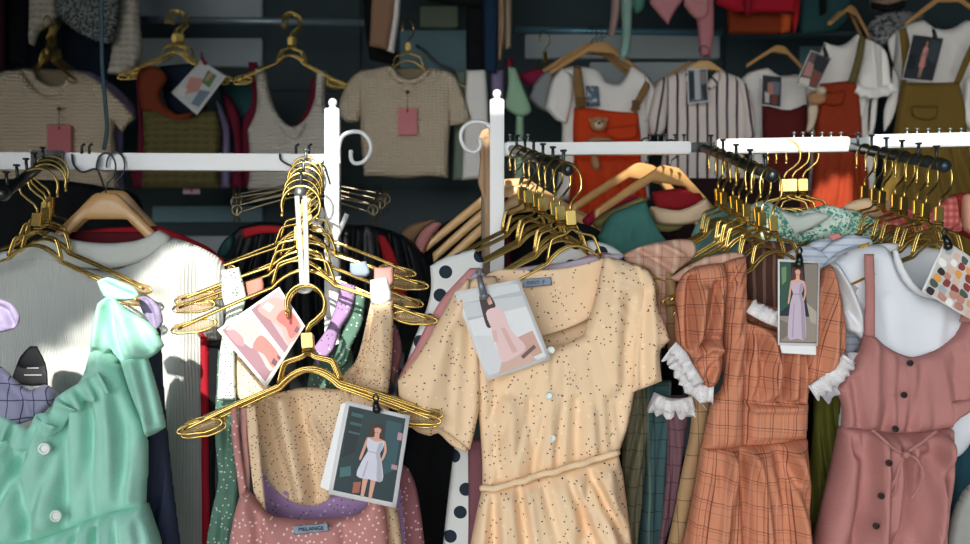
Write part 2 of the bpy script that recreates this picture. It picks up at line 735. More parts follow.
# ------------------------------------------------------------------ rack: posts, bars, arms
def bar(name, label, cat, x0, x1, Y, z, h, d, mat, group=None):
    bm = bmesh.new()
    box(bm, Vector(((x0 + x1) / 2, Y, z)), (x1 - x0, d, h), bev=.003)
    return tag(from_bm(name, bm, mat, smooth=False), label, cat, group)


def rack_bar(name, label, a, b, h, d, mat, group=None):
    """square tube between two points of the place"""
    bm = bmesh.new()
    v = b - a
    rot = v.to_track_quat('X', 'Z').to_matrix().to_4x4()
    box(bm, (a + b) / 2, (v.length, d, h), rot, bev=.0025)
    return tag(from_bm(name, bm, mat, smooth=False), label, 'rack bar', group)


YB = 1.85
rack_bar('rack_bar', 'pale grey square rack bar meeting the post with the white plate bracket', P(-60, 161, YB), P(327, 163, YB), .033, .025, WHITEP)
rack_bar('rack_bar', 'white rack bar passing behind the bear pinafore front, joined to the thinner post', P(503, 149.5, YB), P(690, 148, YB), .024, .025, WHITEP)
rack_bar('rack_bar', 'bright white rack bar carrying the row of upright pegs above rust pinafore', P(716, 147, YB - .01), P(848, 144.5, YB - .01), .028, .025, WHITEP)
rack_bar('rack_bar', 'white rack bar above the olive pinafore, running out of the picture', P(868, 142, YB), P(1050, 138, YB), .026, .025, WHITEP)
rack_bar('joint_bar', 'dark metal joint sleeve linking two white bars over the striped shirt', P(686, 147.6, YB + .012), P(724, 147, YB + .012), .018, .018, BLACKM)
rack_bar('joint_bar', 'grey metal joint sleeve linking two white bars beside the rust pinafore', P(840, 144.5, YB + .014), P(880, 142, YB + .014), .02, .018, solid('dull_steel', '6F787C', .4, .7))

for (xa, xb, y0, y1, lab, fin) in ((325.5, 340, 109, 700, 'thick white rack post with ball finial next to the cream knit tee', True), (490, 504, 100, 700, 'slimmer white rack post with small ball finial beside the black hanger arm', True)):
    o = thing('rack_post', lab, 'rack post', P((xa + xb) / 2, 272, YB - .01))
    o.location.z = 0
    w = (xb - xa) / F * (YB - .01)
    bm = bmesh.new()
    zt = P(0, y0, YB - .01).z
    box(bm, Vector((o.location.x, YB - .01, zt / 2)), (w, w, zt), bev=.002)
    from_bm('tube', bm, WHITEP, o, smooth=False)
    bm = bmesh.new()
    bmesh.ops.create_cone(bm, cap_ends=True, segments=16, radius1=w * .34, radius2=w * .2, depth=.006, matrix=Matrix.Translation((o.location.x, YB - .01, zt + .003)))
    ball(bm, Vector((o.location.x, YB - .01, zt + .012)), .009)
    from_bm('finial', bm, WHITEP, o)

# scrolled wire hooks that stand out from the posts
def scroll(pts, Y, lab):
    bm = bmesh.new()
    p3 = [P(x, y, Y) for x, y in catmull(pts, False, 2.)[0]]
    tube(bm, p3, .0042, 10)
    ball(bm, p3[-1], .0048, seg=8)
    tag(from_bm('scroll_hook', bm, WHITEP), lab, 'hook')


scroll([(339, 164), (338.5, 150), (342, 137), (351, 132), (362, 133), (370, 142), (370, 153), (363, 162), (354, 163), (351, 158), (351, 152)], YB - .02, 'white scrolled wire hook curling off the thick post by cream tee')
scroll([(491, 128), (485, 123), (473, 122), (463, 128), (461, 139), (466, 149), (475, 152), (480, 147), (480, 140)], YB - .02, 'white scrolled wire hook curling off the slim post by beige sash')


def peg(bm_parent, c, h, r, mat, tiltx=0., name='peg'):
    bm = bmesh.new()
    tube(bm, [c, c + Vector((tiltx * .5, 0, h * .5)), c + Vector((tiltx, 0, h))], r * .5, 8)
    disc(bm, c + Vector((tiltx, 0, h)), r, .003, Vector((0, 0, 1)), 12)
    return from_bm(name, bm, mat, bm_parent)


def arm(name, lab, a, b, n, r=.008, mat=BLACKM, pegh=.024, pegtilt=.0, plate=None, endcap=True, flatbar=False):
    o = thing(name, lab, 'hanger arm', a)
    bm = bmesh.new()
    if flatbar:
        v = b - a
        box(bm, (a + b) / 2, (v.length, r * 2, r * 1.7), v.to_track_quat('X', 'Z').to_matrix().to_4x4(), bev=.002)
    else:
        tube(bm, [a, (a + b) / 2, b], r, 12)
    from_bm('arm_tube', bm, mat, o)
    if endcap:
        bm = bmesh.new()
        ball(bm, b, r * 1.25)
        from_bm('end_cap', bm, mat, o)
    for i in range(n):
        t = (i + .6) / n
        c = a + (b - a) * t + Vector((0, 0, r * .6))
        peg(o, c, pegh, .0055, mat, pegtilt)
    if plate:
        bm = bmesh.new()
        box(bm, a + Vector((0, -.004, 0)), (plate[0], .012, plate[1]), bev=.002)
        from_bm('mounting_plate', bm, mat, o, smooth=False)
    return o


STEEL = solid('brushed_steel', '8B9596', rough=.35, metal=.8)
A1 = (P(48, 160, 1.83), P(3, 194, 1.47))
arm('waterfall_bracket', 'black pegged hanger arm above the mint dress', A1[0], A1[1], 5, .009, plate=(.06, .036), pegtilt=-.002)
A2 = (P(307, 160, 1.84), P(300, 194, 1.5))
arm('waterfall_bracket', 'steel hanger arm beside the thick post, its round open end facing out', A2[0], A2[1], 3, .0095, STEEL, endcap=False)
A3 = (P(512, 149, 1.84), P(568, 170, 1.52))
arm('waterfall_bracket', 'black pegged hanger arm beside the slim post over yellow dress', A3[0], A3[1], 6, .008)
A4 = (P(704, 148, 1.84), P(772, 176, 1.52))
arm('waterfall_bracket', 'black pegged hanger arm reaching out over the plaid dresses', A4[0], A4[1], 5, .0085)
A5 = (P(850, 147, 1.84), P(944, 166, 1.52))
arm('waterfall_bracket', 'grey pegged hanger arm reaching out over the white tees', A5[0], A5[1], 6, .009, solid('gun_metal', '39444A', .35, .6))

# rows of upright pegs on the bars
def pegrow(xs, y, Y, mat, lab, h=.02):
    o = thing('peg_strip', lab, 'pegs', P(xs[0], y, Y))
    bm = bmesh.new()
    a, b = P(xs[0] - 3, y + 2, Y), P(xs[-1] + 3, y + 2, Y)
    box(bm, (a + b) / 2, ((b - a).length, .006, .005))
    from_bm('strip', bm, mat, o, smooth=False)
    for x in xs:
        peg(o, P(x, y + 2, Y), h, .004, mat)


pegrow([794, 803, 812, 822, 831, 841], 141, YB + .016, STEEL, 'row of thin steel pegs standing on the bar before rust pinafore')
pegrow([907, 917, 928, 939, 950, 961], 137, YB + .03, STEEL, 'row of thin steel pegs standing on the bar before olive pinafore')
pegrow([650, 658, 666, 675, 684], 142, YB + .03, BLACKM, 'row of black pegs standing on the bar before striped shirt', .018)
pegrow([510, 519, 528], 141, YB + .03, STEEL, 'short row of steel pegs on the bar next to slim post', .016)

# white plate bracket holding the wooden hangers and the plate at the thick post
def plate_bracket(x0, x1, y0, y1, Y, lab):
    o = thing('plate_bracket', lab, 'bracket', P((x0 + x1) / 2, y1, Y))
    bm = bmesh.new()
    cx = (x0 + x1) / 2
    out = [(x0, y0), (x1, y0)] + [(cx + (x1 - x0) / 2 * math.cos(a), y0 + 4 + (y1 - y0 - 4) * math.sin(a)) for a in np.linspace(0, math.pi, 14)]
    f = [bm.verts.new(P(px, py, Y)) for px, py in out]
    g = [bm.verts.new(P(px, py, Y + .008)) for px, py in out]
    bm.faces.new(f)
    bm.faces.new(g[::-1])
    for i in range(len(f)):
        j = (i + 1) % len(f)
        bm.faces.new((f[i], g[i], g[j], f[j]))
    bmesh.ops.recalc_face_normals(bm, faces=bm.faces)
    from_bm('plate', bm, WHITEP, o, smooth=False)
    bm = bmesh.new()
    for k in (.35, .65):
        x = x0 + (x1 - x0) * k
        tube(bm, [P(x, y0 + 4, Y + .02), P(x, y0 - 8, Y + .02), P(x + 3, y0 - 10, Y + .02)], .0028, 8)
    from_bm('hook_wire', bm, BLACKM, o)
    bm = bmesh.new()
    tube(bm, curve3([P(x0 - 1, y0, Y - .006), P(x0 + 1, y1 - 7, Y - .008), P(cx - 3, y1, Y - .008), P(x1 - 2, y1 - 3, Y - .008), P(x1 + 3, y1 + 6, Y - .004), P(x1 + 6, y1 + 16, Y + .0)], 5), .0022, 6)
    from_bm('black_strap', bm, BLACKM, o)
    return o


plate_bracket(73, 98, 154, 172, YB - .03, 'white half-round plate bracket clipped on the bar above wooden hangers')
plate_bracket(281, 324, 154, 168, YB - .025, 'white plate bracket on the bar end touching the thick post')
# ------------------------------------------------------------------ the stall: floor, cabinet wall, added light baffles and sun mask, light
def struct(o, name=None):
    o['kind'] = 'structure'
    return o


def slab(name, lo, hi, mat, bev=0.):
    bm = bmesh.new()
    lo, hi = Vector(lo), Vector(hi)
    box(bm, (lo + hi) / 2, hi - lo, bev=bev)
    return struct(from_bm(name, bm, mat, smooth=False))


TEAL = solid('painted_panel', '6F96A4', .55, noise=.06, nsc=6)
TEALD = solid('painted_panel_dark', '2A4048', .6, noise=.06, nsc=6)
BAFFLE = solid('baffle_dark', '16272E', .8, noise=.08, nsc=5)
slab('floor', (-3, -3, -.05), (3, 3.7, 0), solid('concrete', '5E5C58', .8, noise=.15, nsc=8))
slab('wall_back', (-2.6, 3.5, 0), (2.6, 3.6, 2.8), TEALD)
slab('light_baffle_left', (-1.98, -.7, 0), (-1.9, 3.6, 2.95), BAFFLE)  # side screens out of view, added to narrow the incoming light
slab('light_baffle_right', (1.9, -.7, 0), (1.98, 3.6, 2.95), BAFFLE)

# panels and ledges of the back wall
def wpanel(i, x0, y0, x1, y1, mat, Y=3.47, t=.03):
    a, b = P(x0, y0, Y), P(x1, y1, Y)
    slab('trim_%d' % i, (a.x, Y, b.z), (b.x, Y + t, a.z), mat, .004)


PB = solid('grey_blue_panel', 'B9C6CF', .5, noise=.05, nsc=6)
wpanel(1, 138, -10, 262, 17, PB)
wpanel(2, 138, 38, 262, 66, PB)
wpanel(3, 270, -20, 360, 90, TEALD)
wpanel(4, 420, 6, 458, 27, solid('beige_green_panel', '8A9A86', .6))
wpanel(5, 400, 30, 480, 120, TEAL)
wpanel(6, 525, 34, 720, 58, PB)
wpanel(7, 590, 62, 700, 110, PB)
wpanel(8, 152, 206, 262, 222, TEAL)
wpanel(9, 152, 236, 262, 290, PB)
wpanel(10, 340, 190, 480, 300, TEALD)
wpanel(11, 725, 36, 800, 120, TEALD)
wpanel(12, 800, 46, 850, 120, TEAL)


def rail(lab, x0, y0, x1, y1, Y, r, mat):
    bm = bmesh.new()
    tube(bm, [P(x0, y0, Y), P((x0 + x1) / 2, (y0 + y1) / 2, Y), P(x1, y1, Y)], r, 12)
    tag(from_bm('display_rail', bm, mat), lab, 'rail')


RAILM = solid('rail_metal', '8FA3B2', .35, .5)
rail('grey metal rail on the back wall above the knit tanks', 128, 19, 368, 23, 3.12, .012, RAILM)
rail('blue-grey metal rail on the back wall above the bear pinafore', 515, 30, 722, 33, 3.12, .011, solid('blue_rail', '5F8FA5', .35, .5))
rail('dark rail on the back wall under the red jacket', 726, 36, 990, 30, 3.14, .014, TEALD)
rail('dark rail on the back wall behind the tweed top', -40, 24, 126, 19, 3.14, .012, TEALD)
rail('dark rear rail of the rack carrying the pale wooden hangers', 494, 151, 1010, 143, 2.1, .008, BLACKM)
rail('short dark rear rail of the rack behind the thick post', 180, 164, 334, 165, 2.02, .009, BLACKM)

# unseen sheet added to shade the stall, its holes cut for the sun patches
SUN_D = Vector((.10, .83, -.55)).normalized()
ZA, SLOPE = 2.48, .16


def gap(poly, Y):  # hole traced back along the sun from a wanted light patch
    out = []
    for px, py in poly:
        p = P(px, py, Y)
        t = (ZA + SLOPE * p.y - p.z) / (-SUN_D.z + SLOPE * SUN_D.y)
        q = p - SUN_D * t
        out.append((q.x, q.y))
    return np.array(out)


GAPS = [
    gap([(40, 410), (48, 352), (112, 318), (150, 275), (200, 232), (240, 222), (240, 430), (130, 450)], 1.72),
    gap([(165, 250), (240, 205), (330, 160), (350, 240), (395, 262), (398, 312), (345, 335), (300, 395), (215, 410), (165, 330)], 1.52),
    gap([(318, 90), (346, 90), (346, 275), (318, 275)], 1.85),
    gap([(712, 120), (990, 112), (990, 155), (712, 162)], 1.85),
    gap([(486, 175), (552, 175), (552, 212), (486, 212)], 2.1),
    gap([(622, 168), (720, 168), (720, 222), (622, 222)], 2.1),
    gap([(802, 192), (822, 186), (848, 178), (850, 222), (802, 222)], 2.85),
    gap([(872, 196), (892, 165), (894, 222), (868, 222)], 2.85),
    gap([(92, 274), (150, 288), (170, 345), (140, 352), (92, 330)], 1.46),
    gap([(560, 190), (780, 190), (770, 240), (580, 235)], 1.62),
]
xs = np.arange(-2.8, 2.8, .02)
ys = np.arange(-.68, 3.62, .02)
nx, ny = len(xs), len(ys)
G = np.stack(np.meshgrid(xs, ys), -1).reshape(-1, 2)
idx = np.arange(nx * ny).reshape(ny, nx)
Q = np.stack([idx[:-1, :-1], idx[:-1, 1:], idx[1:, 1:], idx[1:, :-1]], -1).reshape(-1, 4)
cen = G[Q].mean(1)
hole = np.zeros(len(Q), bool)
for g in GAPS:
    hole |= inside(cen, g)
me = bpy.data.meshes.new('added_sun_mask')
me.from_pydata([(x, y, ZA + SLOPE * y) for x, y in G], [], [list(map(int, q)) for q in Q[~hole]])
aw = link('added_sun_mask', me, solid('sun_mask_cloth', '4E5A5E', .9))
md = aw.modifiers.new('thick', 'SOLIDIFY')
md.thickness = .004
struct(aw)

sun = bpy.data.objects.new('sun', bpy.data.lights.new('sun', 'SUN'))
COL.objects.link(sun)
sun.data.energy = 7
sun.data.angle = math.radians(.9)
sun.data.color = (1., .93, .82)
sun.rotation_euler = SUN_D.to_track_quat('-Z', 'Y').to_euler()

w = bpy.data.worlds.new('sky')
SC.world = w
w.use_nodes = True
nt = w.node_tree
bg = nt.nodes['Background']
tc = nt.nodes.new('ShaderNodeTexCoord')
sp = nt.nodes.new('ShaderNodeSeparateXYZ')
nt.links.new(tc.outputs['Generated'], sp.inputs[0])
rp = nt.nodes.new('ShaderNodeValToRGB')
nt.links.new(sp.outputs[2], rp.inputs[0])
e = rp.color_ramp.elements
e[0].position = 0.
e[0].color = (.5, .5, .48, 1)
e[1].position = .32
e[1].color = (.5, .52, .56, 1)
x = e.new(.02)
x.color = (.95, .98, 1.02, 1)
dt = nt.nodes.new('ShaderNodeVectorMath')
dt.operation = 'DOT_PRODUCT'
nt.links.new(tc.outputs['Generated'], dt.inputs[0])
dt.inputs[1].default_value = Vector((-.40, -.90, .13)).normalized()
r2 = nt.nodes.new('ShaderNodeValToRGB')      # the sky is brightest round the sun's side
nt.links.new(dt.outputs['Value'], r2.inputs[0])
r2.color_ramp.elements[0].position = .7
r2.color_ramp.elements[0].color = (.21, .30, .37, 1)
r2.color_ramp.elements[1].position = 1.
r2.color_ramp.elements[1].color = (4.6, 4.5, 4.3, 1)
mm = nt.nodes.new('ShaderNodeMix')
mm.data_type = 'RGBA'
mm.blend_type = 'MULTIPLY'
mm.inputs[0].default_value = 1.
nt.links.new(rp.outputs[0], mm.inputs[6])
nt.links.new(r2.outputs[0], mm.inputs[7])
nt.links.new(mm.outputs[2], bg.inputs[0])
bg.inputs[1].default_value = 1.55
# ------------------------------------------------------------------ printed photo cards that hang from the hangers
def inkmat(c):
    return solid('ink_' + c, c, .45, coat=.08, spec=.3)


CARD = solid('card_white', 'EDEEF0', .35, coat=.4)


def photo_card(lab, corners, Y, shapes, clip=None, clipcol='14181C', tilt=0., back=None, group=None):
    """A printed card: corners tl, tr, br, bl in photo positions; shapes are (colour, polygon in card 0..1 coordinates)."""
    tl, tr, br, bl = corners
    cx = sum(c[0] for c in corners) / 4

    def Q(u, v, lift):
        px = (tl[0] * (1 - u) + tr[0] * u) * (1 - v) + (bl[0] * (1 - u) + br[0] * u) * v
        py = (tl[1] * (1 - u) + tr[1] * u) * (1 - v) + (bl[1] * (1 - u) + br[1] * u) * v
        return P(px, py, Y + tilt * (px - cx) - lift)
    o = thing('photo_card', lab, 'card', Q(.5, .5, 0), group)
    bm = bmesh.new()
    n = 6
    A = [[bm.verts.new(Q(i / n, j / n, 0)) for i in range(n + 1)] for j in range(n + 1)]
    B = [[bm.verts.new(Q(i / n, j / n, 0) + Vector((0, .0012, 0))) for i in range(n + 1)] for j in range(n + 1)]
    for j in range(n):
        for i in range(n):
            bm.faces.new((A[j][i], A[j + 1][i], A[j + 1][i + 1], A[j][i + 1]))
            bm.faces.new((B[j][i], B[j][i + 1], B[j + 1][i + 1], B[j + 1][i]))
    ring = [(0, i) for i in range(n)] + [(j, n) for j in range(n)] + [(n, n - i) for i in range(n)] + [(n - j, 0) for j in range(n)]
    for k in range(len(ring)):
        a, b = ring[k], ring[(k + 1) % len(ring)]
        bm.faces.new((A[a[0]][a[1]], A[b[0]][b[1]], B[b[0]][b[1]], B[a[0]][a[1]]))
    from_bm('card', bm, CARD, o)
    bm = bmesh.new()
    mats = []
    for k, (col, poly) in enumerate(shapes):
        if col not in mats:
            mats.append(col)
        pl = catmull([(p[0], p[1]) if len(p) < 3 else p for p in poly], True, 1, sub=3)[0] if len(poly) > 4 else [p[:2] for p in poly]
        vs = [bm.verts.new(Q(min(.99, max(.01, u)), min(.99, max(.01, v)), .0005 + .00012 * k)) for u, v in pl]
        try:
            f = bm.faces.new(vs)
        except ValueError:
            continue
        f.material_index = mats.index(col)
    bm.normal_update()
    for f in bm.faces:
        if f.normal.y > 0:
            f.normal_flip()
    bmesh.ops.triangulate(bm, faces=bm.faces)
    from_bm('print', bm, [inkmat(c) for c in mats], o, smooth=False)
    if back:
        bm = bmesh.new()
        vs = [P(x, y, Y + .004) for x, y in back]
        f = [bm.verts.new(v) for v in vs]
        g = [bm.verts.new(v + Vector((0, .0012, 0))) for v in vs]
        bm.faces.new(f)
        bm.faces.new(g[::-1])
        for i in range(4):
            bm.faces.new((f[i], g[i], g[(i + 1) % 4], f[(i + 1) % 4]))
        bmesh.ops.recalc_face_normals(bm, faces=bm.faces)
        b = from_bm('rear_card', bm, CARD, o, smooth=False)
    if clip:
        (x0, y0), (x1, y1) = clip
        bm = bmesh.new()
        a, b = P(x0, y0, Y - .006), P(x1, y1, Y - .007)
        tube(bm, [a, (a + b) / 2 + Vector((0, -.003, 0)), b], .0045, 10, r2=.0062)
        ball(bm, b, .007)
        for s in (-1, 1):
            tube(bm, curve3([a, a + Vector((s * .004, -.003, .006)), a + Vector((0, -.004, .012)), a + Vector((-s * .004, 0, .005))], 4), .0013, 6)
        from_bm('clip', bm, solid('clip_' + clipcol, clipcol, .3, .2, coat=.3), o)
    return o


def rect(u0, v0, u1, v1):
    return [(u0, v0), (u1, v0), (u1, v1), (u0, v1)]


def lady(cx, top, h, hair, skin, dress, w=1., long=.72, arms=True):
    """a printed woman standing in a dress: hair, head, body, arms, legs, as shapes on the card"""
    s = h
    f = lambda pts: [(cx + x * s * w, top + y * s) for x, y in pts]
    shade = '%02X%02X%02X' % tuple(int(int(dress[i:i + 2], 16) * .84) for i in (0, 2, 4))
    out = [
        (hair, f([(-.035, .0), (.02, -.008), (.052, .04), (.056, .12), (.075, .2), (.05, .23), (-.045, .24), (-.085, .2), (-.07, .12), (-.062, .04)])),
        (skin, f([(-.045, .985), (-.02, .985), (-.008, long - .05), (-.055, long - .05)])),
        (skin, f([(.018, .985), (.043, .985), (.056, long - .05), (.01, long - .05)])),
        (skin, f([(-.016, .11), (.02, .11), (.024, .17), (.07, .19), (.06, .23), (-.06, .23), (-.066, .19), (-.02, .17)])),
        (skin, f([(-.028, .04), (-.002, .024), (.026, .04), (.028, .085), (.006, .128), (-.02, .1)])),
        (hair, f([(-.034, .06), (-.03, .02), (0, .01), (.028, .03), (.03, .05), (0, .035)])),
        ('A8484A', f([(-.008, .1), (.002, .098), (.011, .1), (.002, .108)])),
    ]
    if arms:
        out += [(skin, f([(-.075, .195), (-.058, .2), (-.07, .33), (-.092, .5), (-.108, .5), (-.092, .33)])),
                (skin, f([(.062, .2), (.08, .197), (.1, .32), (.082, .45), (.066, .45), (.08, .32)]))]
    out += [(dress, f([(-.066, .2), (-.03, .215), (0, .225), (.03, .215), (.068, .2), (.066, .3), (.05, .37), (.08, .5), (.105, long), (0, long + .015), (-.105, long), (-.08, .5), (-.05, .37), (-.066, .3)])),
            (shade, f([(.03, .24), (.06, .22), (.06, .3), (.046, .37), (.074, .5), (.1, long), (.06, long + .01), (.04, .5), (.02, .38)])),
            (shade, f([(-.05, .365), (.05, .365), (.05, .38), (-.05, .38)])),
            (shade, f([(-.04, .5), (-.03, .5), (-.045, long), (-.06, long)]))]
    return out


# ------------------------------------------------------------------ fabrics of the near garments
YEL = fabric('yellow_sprig_cotton', 'F1D3AF', 'dots', var=.03, bump=.12, layers=[
    ('2E3A44', 95, .15, .12, .3, (1, 1.6), 1.), ('3A4A4E', 120, .16, .1, 1.9, (1.5, 1), 1.), ('F3E2C0', 70, .16, .18, 4.1, (1, 1), 1.), ('6B5A4A', 150, .19, .07, 2.6, (1, 1), 1.)])
MINT = fabric('mint_linen', 'A6E0CE', var=.08, bump=.35, wscale=420, nscale=30)
WRIB = fabric('white_rib_knit', 'C4C9C7', 'rib', per=.0052, bump=.5, var=.02)
WRIBC = fabric('white_plain_rib', 'C6CBC9', var=.02, bump=.1)
DOTP = fabric('pink_dotted_cotton', 'C08683', 'dots', var=.05, layers=[('EBD3CB', 105, .17, .75, .4, (1, 1), .8)])
BEIF = fabric('beige_dotted_cotton', 'E8CBA8', 'dots', var=.05, layers=[('3B332E', 190, .19, .42, .9, (1, 1), 1.), ('F0DEC0', 120, .2, .25, 2.2, (1, 1), 1.)])
GRND = fabric('green_dotted_cotton', '5B7F70', 'dots', var=.08, layers=[('C7D8C9', 120, .17, .55, .4, (1, 1), 1.)])
LAVD = fabric('lavender_dotted_cotton', 'A78BB8', 'dots', var=.1, layers=[('4A3A5E', 150, .17, .25, .7, (1, 1), 1.), ('D9C9E2', 110, .18, .3, 1.7, (1, 1), 1.)])
PALEM = fabric('pale_mint_dotted', 'C9D8CF', 'dots', var=.04, layers=[('48605A', 160, .2, .35, .7, (1, 1), 1.)])
WHITF = fabric('white_cotton', 'DDE1E6', var=.03, bump=.12)
WHITB = fabric('bluish_white_cotton', 'DCE2EA', var=.04, bump=.15)
NAVY = fabric('navy_cotton', '3E465E', var=.12)
BLK = fabric('black_cloth', '101318', var=.2, bump=.2)
LAV = fabric('lavender_cloth', '9C93B4', var=.08)
MAUV = fabric('mauve_dotted_cotton', '8F5F66', 'dots', var=.08, layers=[('D9B9B9', 120, .18, .5, .4, (1, 1), 1.)])
PINK = fabric('pink_linen', 'B27C78', var=.08, bump=.4, wscale=380, nscale=22)
POLK = fabric('white_polka_dot', 'D9DEDE', 'dots', var=.03, layers=[('22303C', 24, .26, 1., .35, (1, 1), .15)])
PLAIDL = [('5A2E2C', .036, .035, 0, .0, .8), ('6B3A34', .036, .03, 0, .004, .6), ('6B3A34', .036, .03, 0, .012, .5), ('5A2E2C', .04, .03, 1, .0, .75), ('7A4A40', .04, .03, 1, .0045, .5), ('7A4A40', .04, .025, 1, .016, .5), ('E4B49C', .036, .05, 0, .02, .35), ('8A5A50', .036, .22, 0, .024, .14)]
ORPL = fabric('orange_plaid_cotton', 'CC8869', 'plaid', var=.07, bump=.3, lines=PLAIDL, warp=.008)
BGPL = fabric('beige_pink_plaid', 'C9A08C', 'plaid', var=.06, bump=.3, lines=[('8A5A52', .03, .06, 0, 0., .5), ('8A5A52', .03, .06, 1, .0, .5), ('E8D2BC', .03, .2, 0, .01, .4)], warp=.008)
TNPL = fabric('tan_plaid', 'A98A66', 'plaid', var=.06, bump=.3, lines=[('5E4A38', .032, .05, 0, 0., .7), ('5E4A38', .036, .05, 1, .0, .7)], warp=.008)
OLPL = fabric('olive_plaid', '6E6A54', 'plaid', var=.06, bump=.3, lines=[('2E3228', .03, .06, 0, 0., .7), ('2E3228', .03, .06, 1, .0, .7), ('8F8A70', .03, .12, 0, .01, .4)], warp=.008)
TLPL = fabric('teal_plaid', '3A5558', 'plaid', var=.06, bump=.3, lines=[('182428', .03, .07, 0, 0., .7), ('182428', .03, .06, 1, .0, .7), ('8A9A80', .036, .1, 0, .01, .35)], warp=.008)
MVPL = fabric('mauve_plaid', '6E5058', 'plaid', var=.06, bump=.3, lines=[('3A2830', .03, .06, 0, 0., .7), ('3A2830', .03, .06, 1, .0, .7)], warp=.008)
LACE = fabric('white_lace', 'E6E4E6', 'dots', var=.04, bump=.5, layers=[('B9B6BC', 420, .22, .7, .4, (1, 1), .6)])
BTNW = solid('pearl_button', 'DDE8E2', .25, coat=.6)
BTND = solid('horn_button', '2E221C', .3, coat=.5)
HOLE = solid('thread_dark', '1A1614', .9)
LBL = fabric('woven_label', '8F9DB0', var=.03, bump=.2)
INKD = solid('label_thread', '1C2436', .8)


def gown(name, lab, cat, px, py, Y, group=None):
    return thing(name, lab, cat, P(px, py, Y), group)


def writing(text, px, py, Y, h, parent, mat, roll=0., name='lettering'):
    cu = bpy.data.curves.new(name, 'FONT')
    cu.body = text
    cu.size = h
    cu.align_x = 'CENTER'
    cu.align_y = 'CENTER'
    cu.extrude = .0002
    tmp = bpy.data.objects.new(name, cu)
    COL.objects.link(tmp)
    dg = bpy.context.evaluated_depsgraph_get()
    me = bpy.data.meshes.new_from_object(tmp.evaluated_get(dg))
    bpy.data.objects.remove(tmp)
    me.materials.clear()
    o = link(name, me, mat, parent)
    o.location = P(px, py, Y) - base_of(parent)
    o.rotation_euler = (math.pi / 2, math.radians(roll), 0)
    return o


# ------------------------------------------------------------------ YELLOW dress
Y0 = 1.49
g = gown('dress', 'pale yellow short-sleeved dress with tiny dark sprigs and drawstring waist', 'dress', 555, 640, Y0)
cloth('back_facing', YEL, g, [(478, 282, 1), (496, 270), (540, 270), (575, 266), (604, 258, 1), (606, 290), (597, 312), (575, 326), (545, 336), (515, 340), (490, 325)], Y0 + .03, th=.006, edge=6, noise=.002,
      folds=[([(520, 300), (560, 300), (590, 285)], 12, -.003)])
cloth('inner_back', YEL, g, [(480, 300, 1), (606, 285, 1), (606, 370, 1), (480, 370, 1)], Y0 + .055, th=.006, edge=6, noise=.003)
bod = [(463, 283, 1), (478, 276), (496, 276, 1), (505, 300), (516, 338, 1), (545, 347), (566, 344), (583, 335, 1), (593, 305), (603, 259, 1), (608, 256), (628, 262), (648, 270, 1), (648, 300), (640, 345), (634, 395), (627, 430), (618, 456, 1),
       (600, 462), (560, 473), (520, 484), (482, 493, 1), (482, 460), (479, 420), (472, 360), (462, 310)]
cloth('bodice', YEL, g, bod, Y0, th=.05, edge=26, noise=.005, nf=6, ref=(555, 380), fans=[(552, 250, 9, .009, 390, 470)], folds=[
    ([(601, 262), (597, 310), (588, 340)], 4, .006), ([(524, 345), (560, 350), (583, 340)], 4, .004),
    ([(545, 352), (549, 420), (552, 472)], 5, .004), ([(495, 380), (492, 430), (500, 480)], 7, -.009), ([(510, 400), (515, 480)], 6, .007),
    ([(530, 400), (532, 475)], 5, -.006), ([(575, 400), (572, 465)], 6, -.007), ([(590, 410), (592, 462)], 6, .006), ([(608, 400), (610, 455)], 5, -.006),
    ([(628, 300), (622, 380), (618, 440)], 7, -.006), ([(612, 280), (615, 380)], 9, .006), ([(480, 330), (505, 390)], 9, -.007)])
cloth('sleeve', YEL, g, [(469, 277, 1), (455, 291), (440, 318), (420, 352), (398, 380, 1), (399, 397), (404, 408, 1), (425, 420), (448, 434), (470, 450, 1), (476, 425), (480, 400), (480, 365), (477, 320)], Y0 - .012, th=.045, edge=16, noise=.003, ref=(440, 360),
      folds=[([(462, 300), (440, 360), (425, 410)], 9, .006), ([(470, 330), (465, 400), (462, 440)], 8, -.007), ([(455, 330), (448, 425)], 6, -.004), ([(478, 400), (471, 446)], 3, .004)])
cloth('inner_sleeve', YEL, g, [(404, 400, 1), (436, 418), (468, 447, 1), (466, 452), (452, 446), (438, 433), (430, 436), (412, 428)], Y0 + .02, th=.02, edge=6, noise=.004, nf=14)
cloth('sleeve', YEL, g, [(634, 264, 1), (648, 270), (655, 284), (657, 306), (666, 328), (670, 341, 1), (661, 349), (660, 362), (662, 381, 1), (648, 387), (631, 393, 1), (632, 350), (636, 310)], Y0 - .008, th=.04, edge=12, noise=.003, ref=(645, 330),
      folds=[([(644, 290), (640, 340), (642, 388)], 6, -.006), ([(652, 300), (652, 380)], 5, .005), ([(636, 320), (632, 390)], 4, .005)])
cloth('skirt', YEL, g, [(482, 489, 1), (520, 480), (560, 469), (600, 458), (618, 452, 1), (624, 480), (628, 515), (634, 560), (640, 640, 1), (460, 650, 1), (468, 560), (476, 515)], Y0 - .005, th=.08, edge=22, noise=.004, ref=(555, 560),
      fans=[(555, 300, 8, .016, 465, 485)], folds=[([(588, 470), (582, 520), (578, 600)], 6, -.012), ([(500, 500), (496, 600)], 6, -.008), ([(608, 470), (612, 600)], 7, .008)])
bm = bmesh.new()
wl = [P(x, y, Y0 - .037) for x, y in catmull([(481, 491), (500, 488), (520, 482), (540, 475), (560, 470), (580, 464), (600, 459), (619, 453)], False, 4)[0]]
tube(bm, [p + Vector((0, .004 * math.cos(i * .9) + .012 * ((i / len(wl) - .5) * 2) ** 2, .0008 * math.sin(i * 1.7))) for i, p in enumerate(wl)], .0052, 8)
from_bm('waist_cord', bm, YEL, g).data.uv_layers.new(name='UVMap')
